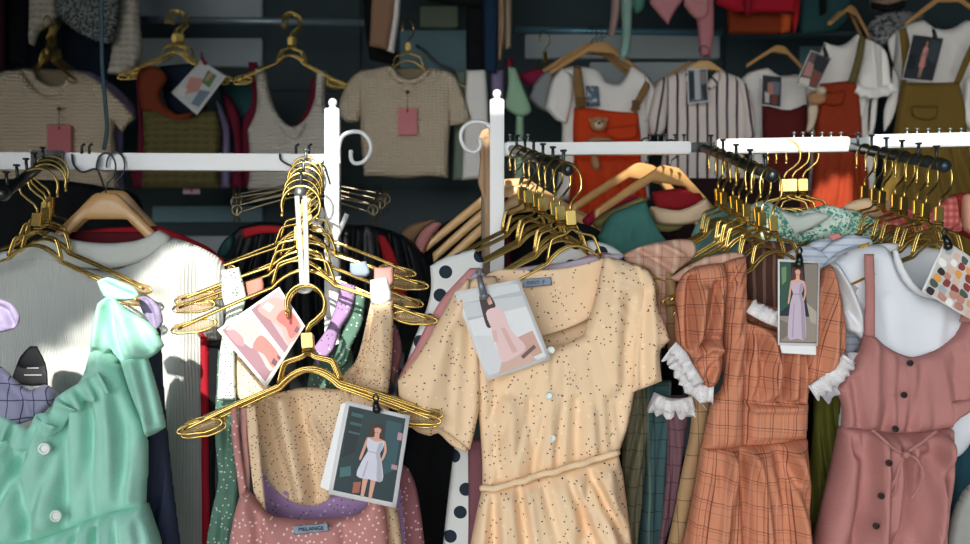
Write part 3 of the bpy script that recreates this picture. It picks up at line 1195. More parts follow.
for x, y in ((551, 350), (549, 396), (552, 438)):
    button(g, x, y, Y0 - .031, .0058, BTNW)
lb = cloth('neck_label', LBL, g, [(522, 279, 1), (551, 277, 1), (552, 285, 1), (523, 288, 1)], Y0 + .02, th=.002, edge=3, noise=0)
writing('INNY .F', 536, 282.5, Y0 + .0175, .0085, g, INKD, -3)

photo_card('white photo card clipped to the yellow dress, woman in pink dress on it', [(454, 292), (519, 279), (551, 359), (487, 381)], Y0 - .04,
           [('B9BFC4', rect(.05, .05, .95, .35)), ('D3D7DA', rect(.05, .05, .95, .14)), ('CDD1D5', [(.05, .14), (.95, .2), (.95, .35), (.05, .3)]), ('E4E6E9', rect(.05, .33, .95, .95)), ('D9DCE0', [(.05, .5), (.3, .55), (.3, .95), (.05, .95)]),
            ('CFA79A', [(.55, .66), (.9, .62), (.92, .9), (.5, .93)]), ('D9B4A6', [(.3, .86), (.7, .8), (.8, .96), (.2, .97)]), ('3A2A2C', [(.34, .1), (.43, .06), (.5, .12), (.52, .24), (.44, .28), (.38, .3), (.34, .46), (.28, .44), (.3, .25)]),
            ('D9A79A', [(.42, .12), (.49, .13), (.49, .21), (.43, .22)]), ('E9C9C9', [(.34, .3), (.5, .26), (.6, .32), (.6, .55), (.72, .78), (.45, .86), (.3, .84), (.34, .55)]), ('E2B9B6', [(.33, .5), (.4, .5), (.36, .64), (.3, .62)]), ('DDB3AE', [(.47, .5), (.53, .5), (.58, .8), (.5, .8)]),
            ('7A5A52', [(.6, .86), (.84, .78), (.86, .82), (.62, .9)])],
           clip=((479, 276), (484, 296)), clipcol='6F7880')

# ------------------------------------------------------------------ MINT dress
Ym = 1.47
g = gown('dress', 'mint green linen dress with ruffled neckline and white buttons', 'dress', 80, 640, Ym)
cloth('back_collar', MINT, g, [(97, 281, 1), (108, 277), (122, 282), (134, 287), (140, 296, 1), (130, 300), (118, 301), (104, 297)], Ym + .01, th=.012, edge=4, noise=.005, nf=14, folds=[([(104, 282), (118, 290), (134, 296)], 3, -.007)])
cloth('bodice', MINT, g, [(104, 330), (113, 345), (120, 362), (133, 400), (146, 430), (148, 460), (147, 488), (146, 506, 1), (125, 511), (100, 518), (60, 534), (20, 545), (-30, 550, 1), (-40, 430, 1), (0, 428), (25, 432), (45, 412), (62, 398), (82, 378), (93, 345)], Ym, th=.06, edge=24, noise=.004, nf=8,
      fans=[(70, 250, 6.5, .012, 370, 420)], folds=[([(104, 345), (113, 380), (118, 440), (120, 505)], 6, .008), ([(70, 410), (72, 470), (68, 525)], 5, -.013), ([(18, 440), (26, 490), (32, 540)], 6, -.014), ([(92, 400), (97, 460), (98, 510)], 5, -.009), ([(45, 420), (52, 480), (56, 530)], 10, .01), ([(132, 400), (140, 450), (141, 500)], 4, -.006)])
cloth('shoulder_ruffle', MINT, g, [(98, 303, 1), (106, 297), (114, 298), (126, 309), (142, 318), (155, 328), (164, 346, 1), (156, 354), (147, 359, 1), (132, 360), (120, 362), (112, 350), (106, 356), (98, 352), (91, 352), (93, 325)], Ym - .014, th=.03, edge=8, noise=.004, nf=10,
      folds=[([(110, 300), (116, 335), (121, 358)], 4, -.011), ([(104, 305), (100, 345)], 4, .008), ([(125, 315), (140, 355)], 6, .007), ([(136, 320), (153, 350)], 5, -.005)])
cloth('sleeve', MINT, g, [(119, 356, 1), (147, 356, 1), (153, 375), (160, 400), (166, 427, 1), (157, 433), (147, 437, 1), (140, 415), (130, 390)], Ym - .008, th=.03, edge=8, noise=.004, folds=[([(134, 360), (146, 400), (152, 430)], 5, .008), ([(142, 360), (156, 420)], 4, -.006)])
frill('neck_ruffle', MINT, g, [(98, 372), (84, 380), (70, 388), (56, 398), (50, 412), (36, 414), (28, 428), (10, 420), (-6, 415)], 22, Ym - .034, waves=8, amp=.013, up=True)
cloth('skirt', MINT, g, [(-30, 546, 1), (20, 541), (60, 530), (100, 514), (125, 508), (146, 503, 1), (152, 520), (160, 545), (175, 640, 1), (-60, 650, 1)], Ym - .004, th=.08, edge=18, noise=.004, fans=[(80, 380, 7, .018, 505, 525)])
button(g, 44.5, 448.5, Ym - .043, .0095, BTNW, None)
button(g, 56, 516, Ym - .042, .0095, BTNW, None)

# lavender dress at the picture's edge
g = gown('dress', 'lavender dress with dark line print, only its collar and side in view beside mint dress', 'dress', 10, 600, 1.52)
LAVL = fabric('lavender_line_print', 'A9A6C6', 'plaid', var=.06, lines=[('3A3A56', .021, .08, 0, .003, .9), ('3A3A56', .027, .07, 1, .004, .9)], warp=.03)
cloth('collar', LAV, g, [(-20, 300), (0, 299), (12, 304), (20, 315), (18, 325), (8, 331), (-20, 332)], 1.5, th=.01, edge=5, noise=.006, nf=16, folds=[([(-5, 305), (8, 312), (14, 328)], 3, -.006)])
cloth('bodice', LAVL, g, [(-30, 366), (0, 366), (12, 378), (30, 390), (45, 384), (55, 392), (52, 404), (40, 416), (20, 424), (0, 430), (-30, 470)], 1.53, th=.03, edge=8, noise=.004, nf=12, folds=[([(5, 380), (25, 400), (30, 420)], 5, -.006)])

g = gown('hang_tag', 'black swing tag hanging in front of the ribbed white top', 'tag', 28, 385, 1.6)
cloth('card', solid('black_card', '14181C', .5), g, [(10, 383, 1), (20, 357), (30, 346, 1), (37, 346, 1), (46, 365), (48, 385, 1), (30, 386)], 1.6, th=.004, edge=3, noise=.001)
bm = bmesh.new()
for y in (368, 375):
    box(bm, P(33, y, 1.597), (.02 if y < 370 else .03, .0006, .0018))
from_bm('print', bm, solid('tag_grey_ink', '9AA0A4', .6), g, smooth=False)

# navy dress just behind the mint one
g = gown('dress', 'navy blue dress showing as a dark strip behind the mint dress', 'dress', 160, 620, 1.54)
cloth('skirt', NAVY, g, [(140, 330, 1), (152, 318), (160, 330), (162, 370), (166, 420), (172, 480), (180, 545), (190, 630, 1), (130, 630, 1), (134, 420)], 1.54, th=.04, edge=10, noise=.005, fans=[(150, 200, 14, .009, 330, 400)])
cloth('sleeve', LAV, g, [(140, 296), (152, 299), (160, 308), (163, 322), (155, 330), (146, 318), (140, 306)], 1.52, th=.01, edge=4, noise=.005, nf=16, folds=[([(146, 300), (152, 314), (155, 328)], 3, -.006)])

# ------------------------------------------------------------------ WHITE ribbed top
Yw = 1.73
g = gown('top', 'white ribbed knit top with wide collar on wooden hanger', 'top', 105, 640, Yw)
cloth('body', WRIB, g, [(-40, 275), (-10, 258), (25, 247), (50, 236, 1), (75, 262), (105, 270), (140, 258), (160, 234, 1), (185, 241), (206, 250), (222, 262), (228, 290), (226, 320), (220, 340), (213, 352, 1), (208, 400), (206, 470), (206, 560), (208, 640, 1), (-60, 640, 1)], Yw, th=.06, edge=30, noise=.006, nf=4, ref=(105, 420),
      folds=[([(60, 300), (70, 400), (66, 500)], 22, -.008), ([(120, 300), (110, 400)], 18, .006), ([(180, 260), (190, 330), (175, 420), (172, 540)], 12, .008), ([(160, 300), (150, 420), (150, 540)], 12, -.01), ([(205, 270), (195, 340)], 10, -.006), ([(20, 330), (80, 350), (100, 345)], 9, -.006)])
cloth('collar', WRIBC, g, [(-20, 256), (25, 247), (51, 232, 1), (70, 239), (105, 243), (138, 240), (159, 230, 1), (170, 236), (166, 247), (140, 262), (105, 269), (70, 266), (30, 262), (-20, 266)], Yw - .014, th=.026, edge=7, noise=.002, folds=[([(0, 262), (40, 262), (105, 268), (145, 260), (168, 244)], 2.5, -.004)])
cloth('back_neck', fabric('maroon_lining', '5A1620', var=.1), g, [(55, 232, 1), (158, 232, 1), (150, 250), (60, 250)], Yw + .05, th=.01, edge=5, noise=0)

g = gown('top', 'dark red and black top hanging behind the ribbed white top', 'top', 200, 620, 1.84)
DRED = fabric('deep_red_cloth', 'A3182A', var=.1)
cloth('shoulder', DRED, g, [(60, 236), (105, 228), (160, 226, 1), (185, 236), (210, 248), (226, 264), (215, 272), (190, 256), (150, 246), (60, 250)], 1.8, th=.02, edge=6, noise=.002)
cloth('side_stripe', DRED, g, [(200, 330, 1), (209, 340, 1), (210, 440), (211, 545), (211, 640, 1), (203, 640, 1)], 1.685, th=.02, edge=4, noise=.002)
cloth('side_panel', BLK, g, [(208, 340, 1), (222, 340, 1), (220, 400), (215, 470), (218, 545), (220, 640, 1), (208, 640, 1)], 1.69, th=.02, edge=4, noise=.003)

# ------------------------------------------------------------------ CENTRE cluster of strappy dresses
g = gown('slip_dress', 'green slip dress with pale dots hanging below a gold hanger end', 'dress', 222, 620, 1.56)
cloth('bodice', GRND, g, [(218, 350, 1), (238, 345, 1), (243, 420), (243, 450), (238, 500), (238, 640, 1), (196, 640, 1), (206, 545), (212, 510), (218, 480), (215, 430)], 1.56, th=.03, edge=8, noise=.004, folds=[([(228, 420), (230, 480), (222, 540)], 4, -.008), ([(236, 430), (228, 500), (232, 600)], 4, .008)])
cloth('strap', PALEM, g, [(221, 270, 1), (239, 267, 1), (246, 296), (243, 312), (236, 350), (236, 400, 1), (217, 400, 1), (220, 350), (226, 312), (222, 298)], 1.53, th=.014, edge=5, noise=.003, folds=[([(226, 300), (240, 296)], 4, -.005)])

g = gown('slip_dress', 'beige slip dress with tiny dark dots, straps over the upper gold hangers', 'dress', 330, 620, 1.52)
cloth('strap', BEIF, g, [(371, 300, 1), (393, 300, 1), (393, 335), (391, 370), (388, 400), (392, 425, 1), (340, 405, 1), (342, 378), (355, 362), (361, 345)], 1.5, th=.022, edge=8, noise=.004, nf=9, folds=[([(372, 305), (366, 350), (352, 395)], 3, -.007), ([(352, 368), (372, 366), (390, 374)], 4, .005), ([(382, 310), (382, 400)], 5, .004)])
cloth('shoulder_tip', WHITF, g, [(370, 280, 1), (387, 277, 1), (391, 300), (372, 304)], 1.495, th=.014, edge=4, noise=.002)
cloth('back_panel', BEIF, g, [(250, 402, 1), (300, 388), (345, 390, 1), (352, 410), (345, 450), (336, 480), (330, 500), (302, 506), (270, 484), (258, 450)], 1.5, th=.03, edge=8, noise=.004, nf=9, folds=[([(268, 405), (275, 440), (290, 490)], 7, -.011), ([(283, 400), (292, 440), (303, 495)], 7, .009), ([(299, 398), (308, 440), (318, 495)], 7, -.011), ([(312, 420), (330, 450)], 5, .006)])
cloth('neck_strap', BEIF, g, [(232, 330), (244, 360), (262, 380), (300, 405, 1), (262, 412), (248, 408), (234, 390), (226, 350)], 1.545, th=.02, edge=6, noise=.003)
cloth('skirt', BEIF, g, [(376, 498, 1), (388, 492), (397, 510), (402, 545), (410, 640, 1), (370, 640, 1)], 1.46, th=.03, edge=6, noise=.003)

def strapdress(lab, mat, poly, Y, extra=(), cat='dress', **k):
    c = poly[len(poly) // 2]
    g = gown('slip_dress', lab, cat, c[0], 620, Y)
    cloth('strap', mat, g, poly, Y, th=.014, edge=5, noise=.003, nf=10, **k)
    for nm, m2, p2, dy in extra:
        cloth(nm, m2, g, p2, Y + dy, th=.024, edge=7, noise=.004)
    return g


strapdress('lavender dotted slip dress, its strap crossing between the centre hangers', LAVD, [(341, 282, 1), (356, 286, 1), (352, 310), (340, 330), (333, 350), (318, 366, 1), (312, 352), (326, 330), (336, 305)], 1.555,
           [('neckline', LAVD, [(248, 408, 1), (257, 410), (264, 450), (275, 475), (302, 498), (330, 494), (362, 492), (375, 470), (383, 472), (398, 478), (406, 520), (412, 640, 1), (250, 640, 1), (258, 560), (262, 510)], -.05)])
strapdress('sage green dotted slip dress, its strap beside the lavender strap', GRND, [(352, 292, 1), (366, 296, 1), (362, 325), (352, 345), (346, 365), (330, 372, 1), (334, 358), (343, 330), (350, 310)], 1.57, [('bodice', GRND, [(318, 352, 1), (332, 346), (350, 340, 1), (356, 380), (356, 430, 1), (306, 430, 1), (308, 380)], .03)])
strapdress('white slip dress with a plain strap hanging behind the steel arm', WHITF, [(325, 278, 1), (341, 276, 1), (340, 300), (334, 318), (326, 318), (325, 300)], 1.59)
strapdress('pink slip dress whose strap ends on the upper gold hangers', fabric('pink_strap', 'CE9A94', var=.06), [(374, 268, 1), (393, 266, 1), (394, 282), (388, 288), (375, 286)], 1.55)
strapdress('grey-blue slip dress whose strap ends on the upper gold hangers', fabric('grey_blue_strap', '93A3B4', var=.06), [(350, 263, 1), (366, 261, 1), (370, 272), (366, 277), (351, 275)], 1.55)
strapdress('coral slip dress with strap looped near the clear hanger end', fabric('coral_strap', 'C98478', var=.06), [(246, 282, 1), (262, 277, 1), (264, 290), (252, 300), (246, 296)], 1.55)
strapdress('mauve dotted slip dress hanging right of the woman photo card'.replace(' right of', ' beyond'), MAUV, [(392, 322), (398, 330), (402, 350), (398, 372), (392, 385, 1), (389, 360)], 1.55,
           [('bodice', MAUV, [(398, 462, 1), (408, 468), (417, 490), (424, 540), (430, 640, 1), (400, 640, 1), (398, 540)], -.04)])

# pink dotted camisole in front
Yc = 1.425
g = gown('camisole', 'pink camisole with white dots, thin straps and grey neck label', 'camisole', 305, 620, Yc)
cloth('bodice', DOTP, g, [(239, 498, 1), (246, 490), (254, 497), (262, 508), (272, 516), (300, 519), (340, 518), (358, 514), (366, 506), (372, 494), (379, 490, 1), (386, 510), (389, 545), (394, 640, 1), (222, 640, 1), (229, 545), (234, 515)], Yc, th=.05, edge=16, noise=.005, nf=9, folds=[([(258, 505), (262, 540), (258, 600)], 6, -.01), ([(345, 520), (352, 600)], 6, -.007), ([(280, 540), (285, 620)], 10, .006), ([(300, 519), (340, 518)], 5, .004)])
cloth('strap', DOTP, g, [(231, 408, 1), (238, 406, 1), (240, 440), (244, 470), (247, 492), (250, 504, 1), (240, 502, 1), (236, 470), (232, 440)], Yc + .005, th=.008, edge=3, noise=.002)
cloth('strap', DOTP, g, [(366, 505, 1), (378, 492), (384, 470), (388, 430), (394, 430, 1), (390, 475), (384, 500), (378, 515, 1)], Yc + .012, th=.008, edge=3, noise=.002)
cloth('neck_label', LBL, g, [(293, 526, 1), (328, 523, 1), (329, 531, 1), (294, 535, 1)], Yc - .03, th=.002, edge=3, noise=0)
writing('MELANGE', 311, 529, Yc - .0325, .0085, g, INKD, -4)
g = gown('slip_dress', 'beige dotted slip dress, its narrow strap running beside the pink camisole strap', 'dress', 250, 620, 1.445)
cloth('strap', BEIF, g, [(246, 408, 1), (256, 405, 1), (259, 430), (262, 470), (265, 500), (266, 512, 1), (256, 508, 1), (252, 480), (248, 440)], 1.437, th=.008, edge=3, noise=.002)
cloth('bodice', BEIF, g, [(250, 512, 1), (270, 516), (270, 640, 1), (248, 640, 1)], 1.46, th=.02, edge=5, noise=.002)
g = gown('slip_dress', 'rose and grey slip dress, its twisted strap behind the pink camisole strap', 'dress', 244, 620, 1.447)
cloth('strap', fabric('rose_strap', 'C4928C', var=.08), g, [(239, 408, 1), (247, 407, 1), (248, 440), (250, 470), (249, 498, 1), (243, 490), (241, 450)], 1.441, th=.008, edge=3, noise=.004, nf=20)
cloth('lining', fabric('grey_lining', '9CA4B4', var=.1), g, [(238, 430), (244, 440), (248, 480), (246, 500), (240, 480)], 1.447, th=.008, edge=3, noise=.003, nf=20)

photo_card('photo card of a woman in white dress before dark shop, clipped below centre hangers', [(346, 401), (410, 416), (396, 508), (328, 494)], Yc - .035,
           [('16333A', rect(.06, .04, .94, .95)), ('0C2228', [(.08, .06), (.3, .06), (.28, .5), (.1, .6)]), ('24505A', [(.66, .1), (.9, .1), (.9, .6), (.7, .7)]), ('2F5E66', rect(.12, .1, .3, .14)), ('2F5E66', rect(.12, .2, .3, .23)), ('35626A', rect(.12, .3, .3, .32)), ('B98F9A', rect(.86, .2, .93, .28)), ('B58A98', rect(.84, .55, .93, .6)),
            ('3E6E70', [(.1, .7), (.25, .66), (.28, .76), (.12, .8)])] + lady(.55, .17, .8, '3B2620', 'D9A58F', 'D4D6E4', 2.3, .72) + [('A8604A', [(.33, .82), (.44, .8), (.44, .92), (.34, .94)])],
           clip=((376, 402), (377, 409)), back=[(341, 404), (348, 402), (331, 492), (320, 487)])
photo_card('pair of pink fashion photos on a white card tucked under the upper hangers', [(217, 330), (279, 287), (305, 326), (266, 388)], 1.46,
           [('B4979F', [(.05, .04), (.97, .04), (.97, .94), (.05, .94)]), ('8E6E78', [(.05, .04), (.16, .04), (.3, .94), (.05, .94)]), ('E6D3D6', [(.1, .06), (.44, .06), (.44, .5), (.2, .5)]),
            ('DDA6A4', [(.16, .12), (.34, .1), (.44, .2), (.46, .5), (.46, .9), (.2, .92), (.24, .6), (.18, .3)]), ('C9706C', [(.22, .5), (.4, .45), (.45, .6), (.44, .9), (.26, .92), (.28, .7)]), ('A98088', [(.08, .1), (.17, .12), (.2, .3), (.14, .4), (.08, .3)]),
            ('F0ECEC', rect(.46, .02, .52, .98)), ('8A6A74', [(.52, .04), (.66, .04), (.62, .94), (.52, .94)]), ('D98C88', [(.6, .1), (.8, .08), (.92, .2), (.96, .5), (.94, .92), (.66, .92), (.7, .6), (.62, .3)]), ('C4605E', [(.72, .45), (.88, .42), (.95, .6), (.93, .92), (.72, .9), (.76, .7)]), ('E8C4C0', [(.66, .12), (.76, .1), (.8, .25), (.7, .28)]),
            ('5A4650', [(.28, .86), (.36, .84), (.37, .93), (.3, .94)]), ('5A4650', [(.4, .88), (.44, .87), (.44, .94), (.4, .94)]), ('5A4650', [(.82, .86), (.9, .84), (.91, .93), (.84, .94)])])

# steel strap loop that hangs the lower hangers from the arm
bm = bmesh.new()
for x0, x1 in ((297, 302.5), (305, 307)):
    a = [P(x0, 196, 1.49), P((x0 + x1) / 2, 240, 1.475), P(x1, 290, 1.455)]
    tube(bm, curve3(a, 6), .0042, 8, flat=.4)
tube(bm, [P(304 + 7 * math.cos(t), 288 + 4 * math.sin(t), 1.455) for t in np.linspace(0, 6.28, 16)[:-1]], .003, 8, closed=True)
tag(from_bm('hanging_strap', bm, solid('white_strap', 'B9BDB8', .5)), 'pale strap looped from steel arm to carry the lower hanger cluster', 'strap')
# ------------------------------------------------------------------ polka-dot, pink and lavender dresses packed behind the yellow one
g = gown('dress', 'white dress with large dark dots, shoulders showing behind the yellow dress', 'dress', 455, 640, 1.56)
cloth('shoulder', POLK, g, [(430, 266, 1), (445, 257), (474, 249, 1), (482, 256), (484, 268), (476, 276), (462, 285), (448, 300), (436, 325), (424, 355), (408, 388, 1), (402, 384), (412, 345), (426, 310), (431, 288)], 1.55, th=.025, edge=7, noise=.003, ref=(450, 285))
cloth('shoulder', POLK, g, [(530, 272), (545, 262), (565, 250), (590, 240, 1), (612, 246), (630, 262), (610, 268), (580, 268)], 1.6, th=.02, edge=6, noise=.003)
cloth('skirt', POLK, g, [(455, 440, 1), (470, 440), (480, 480), (475, 560), (470, 640, 1), (436, 640, 1), (443, 545), (450, 480)], 1.57, th=.03, edge=8, noise=.004, ref=(470, 500))
g = gown('dress', 'dusty pink dress showing as a band between polka dots and yellow dress', 'dress', 440, 640, 1.535)
PKB = fabric('dusty_pink', 'C88C8C', var=.06)
cloth('shoulder', PKB, g, [(470, 268, 1), (484, 270), (470, 290), (452, 312), (440, 335), (425, 362), (410, 395, 1), (396, 384, 1), (402, 370), (414, 350), (428, 322), (444, 296)], 1.535, th=.022, edge=5, noise=.003)
cloth('shoulder', PKB, g, [(540, 270), (570, 262), (600, 252), (615, 256), (590, 264), (560, 272)], 1.575, th=.02, edge=4, noise=.002)
cloth('skirt', fabric('dark_rose', '7A4F58', var=.08), g, [(468, 440, 1), (484, 440), (484, 640, 1), (462, 640, 1), (468, 545)], 1.55, th=.02, edge=5, noise=.002)
g = gown('dress', 'pale lavender dress showing as a thin band behind yellow dress collar', 'dress', 450, 640, 1.52)
PLAV = fabric('pale_lavender', 'BCB2C8', var=.06)
cloth('shoulder', PLAV, g, [(474, 272, 1), (486, 274), (472, 292), (456, 312), (444, 332), (430, 352, 1), (424, 352), (436, 325), (452, 298)], 1.517, th=.018, edge=4, noise=.003)
cloth('back_neck', PLAV, g, [(498, 272), (530, 266), (565, 262), (604, 254), (625, 256), (600, 268), (560, 272), (520, 276)], 1.555, th=.015, edge=4, noise=.002)

# ------------------------------------------------------------------ ORANGE plaid dress and the plaids behind it
Yo = 1.5
g = gown('dress', 'orange plaid dress with puff sleeves, white lace trim and gathered bust', 'dress', 750, 640, Yo)
cloth('bodice', ORPL, g, [(722, 263, 1), (735, 258), (746, 256, 1), (747, 290), (747, 322, 1), (760, 326), (778, 332), (795, 338), (806, 345, 1), (809, 370), (808, 400), (806, 439, 1), (775, 444), (745, 446), (720, 450), (701, 449, 1), (707, 420), (712, 400), (722, 385), (723, 330)], Yo, th=.05, edge=14, noise=.005, ref=(750, 350), rot=.06, fans=[(775, 220, 9, .007, 400, 340)],
      folds=[([(735, 262), (735, 350), (728, 445)], 4, .004), ([(747, 326), (745, 390), (743, 444)], 4, -.016), ([(757, 332), (762, 370), (754, 398)], 4, -.018), ([(766, 335), (774, 365), (770, 392)], 4, .014), ([(780, 340), (783, 370), (778, 398)], 3.5, -.018), ([(791, 345), (789, 395)], 4, .012), ([(799, 350), (800, 398)], 3, -.012), ([(746, 402), (780, 402), (807, 400)], 2.5, -.008), ([(748, 408), (780, 408), (807, 406)], 3, .006), ([(744, 442), (806, 437)], 2.5, -.006), ([(712, 400), (708, 445)], 5, .004)])
cloth('skirt', ORPL, g, [(701, 446, 1), (745, 444), (775, 442), (806, 437, 1), (809, 500), (811, 545), (814, 640, 1), (650, 640, 1), (672, 575), (684, 540), (694, 490)], Yo, th=.08, edge=16, noise=.004, ref=(750, 350), rot=.0, fanuv=(758, 120, 330), fans=[(752, 270, 6.5, .018, 440, 475)],
      folds=[([(728, 450), (722, 500), (712, 600)], 6, .02), ([(736, 450), (740, 500), (744, 600)], 5, -.02), ([(748, 450), (760, 500), (768, 600)], 5, .018), ([(772, 450), (780, 520), (786, 600)], 6, -.016), ([(790, 445), (796, 520), (800, 600)], 6, .014), ([(708, 450), (698, 520), (690, 600)], 5, -.012)])
cloth('sleeve', ORPL, g, [(676, 290, 1), (682, 276), (692, 268), (708, 264), (722, 263, 1), (727, 282), (724, 310), (722, 345), (721, 370), (714, 386), (703, 388, 1), (692, 376), (688, 360), (676, 346, 1), (675, 320)], Yo - .015, th=.06, edge=12, noise=.004, ref=(700, 330), rot=-.08,
      folds=[([(689, 278), (687, 310), (688, 345)], 4, -.022), ([(700, 290), (696, 330), (692, 350)], 5, .014), ([(714, 285), (706, 330), (694, 362)], 3.5, -.015), ([(717, 300), (716, 350), (706, 385)], 4, .01), ([(690, 362), (705, 346), (720, 350)], 4, .016), ([(690, 352), (704, 338), (720, 336)], 3, -.012), ([(700, 384), (708, 366), (716, 358)], 3, -.01)])
cloth('sleeve', ORPL, g, [(806, 352, 1), (812, 320), (816, 290), (822, 268), (830, 264, 1), (836, 280), (842, 305), (845, 330), (844, 352), (836, 366), (822, 378), (808, 385, 1)], Yo - .01, th=.05, edge=12, noise=.004, ref=(825, 320), rot=.2,
      folds=[([(828, 270), (832, 310), (828, 368)], 5, .009), ([(820, 290), (818, 340), (815, 380)], 4, -.008), ([(840, 310), (838, 360)], 4, -.006)])
cloth('neck_back', ORPL, g, [(746, 300), (770, 306), (800, 312), (812, 330), (806, 345), (778, 332), (748, 322)], Yo + .05, th=.02, edge=6, noise=.003)
for i, (pth, wd, yy, wv) in enumerate((([(746, 312), (756, 318), (768, 324), (780, 328)], 15, -.02, 4), ([(780, 328), (792, 334), (806, 342)], 8, -.01, 3))):
    frill('neck_lace', LACE, g, pth, wd, Yo + yy, waves=wv * 2, amp=.012, up=True)
frill('cuff_lace', LACE, g, [(672, 346), (682, 354), (690, 368), (702, 384), (714, 386)], 17, Yo - .035, waves=7, amp=.014)
frill('cuff_lace', LACE, g, [(676, 342), (686, 352), (694, 366), (704, 382)], 12, Yo - .05, waves=6, amp=.011)
frill('cuff_lace', LACE, g, [(843, 354), (834, 366), (820, 378), (808, 386)], 17, Yo - .03, waves=7, amp=.013, up=True)
frill('cuff_lace', fabric('pale_lace', 'C9C9D2', var=.05), g, [(848, 352), (846, 364), (834, 378), (818, 392)], 15, Yo + .0, waves=4, amp=.008, up=True)
cloth('shoulder_front', BGPL, g, [(670, 278, 1), (684, 268), (705, 257, 1), (735, 252), (746, 256), (738, 262), (722, 266), (695, 270), (680, 282)], Yo + .012, th=.018, edge=4, noise=.003)

g = gown('dress', 'beige and pink plaid dress, its shoulder spread on hangers beside yellow sleeve', 'dress', 650, 640, 1.57)
cloth('shoulder', BGPL, g, [(622, 256), (638, 247, 1), (652, 243), (676, 239, 1), (692, 240), (697, 252), (690, 262), (676, 272), (668, 284), (670, 330), (664, 350, 1), (656, 320), (656, 290), (648, 270), (634, 266)], 1.56, th=.03, edge=7, noise=.004, nf=10, folds=[([(640, 252), (660, 262), (672, 270)], 4, -.008), ([(660, 244), (680, 256)], 4, .007)])
frill('cuff_lace', LACE, g, [(654, 392), (670, 398), (688, 397), (698, 390)], 20, 1.55, waves=6, amp=.014)
frill('cuff_lace', LACE, g, [(658, 394), (672, 400), (692, 396)], 13, 1.535, waves=5, amp=.011)
g = gown('dress', 'tan plaid dress hanging next to the orange plaid skirt', 'dress', 690, 640, 1.555)
cloth('skirt', TNPL, g, [(664, 270, 1), (676, 278), (678, 345), (690, 390), (712, 395, 1), (704, 440), (694, 490), (680, 560), (660, 640, 1), (640, 640, 1), (668, 540), (680, 480), (690, 430), (690, 400), (668, 350)], 1.55, th=.03, edge=7, noise=.004)
for (lab, mat, poly, Y) in (
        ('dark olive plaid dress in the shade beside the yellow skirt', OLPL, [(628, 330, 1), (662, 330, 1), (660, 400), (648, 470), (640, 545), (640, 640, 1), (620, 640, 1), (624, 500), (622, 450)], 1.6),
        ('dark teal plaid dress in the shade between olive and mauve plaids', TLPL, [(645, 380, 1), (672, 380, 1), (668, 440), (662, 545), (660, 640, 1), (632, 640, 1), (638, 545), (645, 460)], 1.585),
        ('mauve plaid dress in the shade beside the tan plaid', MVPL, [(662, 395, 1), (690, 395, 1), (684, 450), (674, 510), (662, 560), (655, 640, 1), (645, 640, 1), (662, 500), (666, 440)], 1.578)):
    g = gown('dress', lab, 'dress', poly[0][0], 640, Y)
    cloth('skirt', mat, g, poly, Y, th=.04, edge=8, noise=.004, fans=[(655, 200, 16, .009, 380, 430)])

photo_card('photo card of a woman in lilac dress hanging before the orange plaid dress', [(778, 259), (820, 261), (818, 346), (778, 345)], Yo - .05,
           [('1B3036', rect(.04, .03, .96, .97)), ('2F5546', [(.05, .04), (.3, .04), (.34, .5), (.05, .62)]), ('12211F', [(.3, .04), (.6, .04), (.62, .4), (.35, .5)]), ('8A8076', [(.62, .04), (.95, .04), (.95, .6), (.7, .5)]), ('9A8E82', rect(.05, .66, .95, .96)), ('7C7268', [(.05, .7), (.5, .8), (.05, .95)]), ('B4A89A', [(.7, .5), (.95, .6), (.95, .75), (.8, .72)]), ('6F8F62', [(.08, .1), (.2, .08), (.2, .25), (.1, .3)])]
           + lady(.47, .08, .86, '5A2E28', 'DDAB95', 'C9B8CC', 2.5, .96), clip=((799, 255), (799, 264)), back=[(780, 345), (816, 346), (816, 355), (782, 353)])

# ------------------------------------------------------------------ PINK pinafore over white tee
Yk = 1.5
g = gown('pinafore_dress', 'dusty pink linen pinafore dress with dark buttons and tied waist', 'dress', 890, 640, Yk)
cloth('bodice', PINK, g, [(864, 333, 1), (874, 336, 1), (884, 345), (898, 353), (912, 357), (926, 354), (942, 347), (957, 335), (966, 318, 1), (980, 316, 1), (978, 370), (968, 400), (956, 415), (950, 428, 1), (900, 434), (842, 428, 1), (842, 405), (834, 388, 1), (846, 372), (855, 358), (861, 346)], Yk, th=.05, edge=12, noise=.004, nf=8, ref=(900, 400), fans=[(896, 100, 14, .008, 395, 425)],
      folds=[([(870, 340), (870, 400), (866, 428)], 5, .005), ([(895, 358), (893, 430)], 4, -.004), ([(917, 362), (908, 430)], 4, -.004), ([(850, 380), (856, 425)], 5, -.008), ([(950, 345), (952, 400)], 7, -.006), ([(875, 338), (898, 354), (912, 358), (940, 349), (958, 335)], 2.5, .003)])
cloth('skirt', PINK, g, [(842, 426, 1), (870, 428), (900, 431), (950, 426, 1), (950, 460), (945, 520), (942, 560), (946, 640, 1), (796, 640, 1), (808, 570), (818, 530), (830, 480)], Yk, th=.09, edge=16, noise=.004, ref=(900, 400), fans=[(896, 240, 6.5, .018, 428, 465)],
      folds=[([(870, 430), (869, 500), (868, 600)], 5, .016), ([(858, 432), (852, 500), (846, 600)], 6, -.014), ([(846, 430), (850, 450)], 4, -.016), ([(915, 455), (905, 520), (898, 600)], 8, -.022), ([(936, 436), (922, 520), (910, 600)], 5, .018), ([(942, 436), (936, 520), (930, 600)], 4, -.014), ([(888, 440), (882, 520)], 5, .008)])
cloth('strap', PINK, g, [(864, 254, 1), (874, 254, 1), (875, 290), (875, 338, 1), (864, 336, 1), (865, 295)], Yk - .012, th=.012, edge=4, noise=.001)
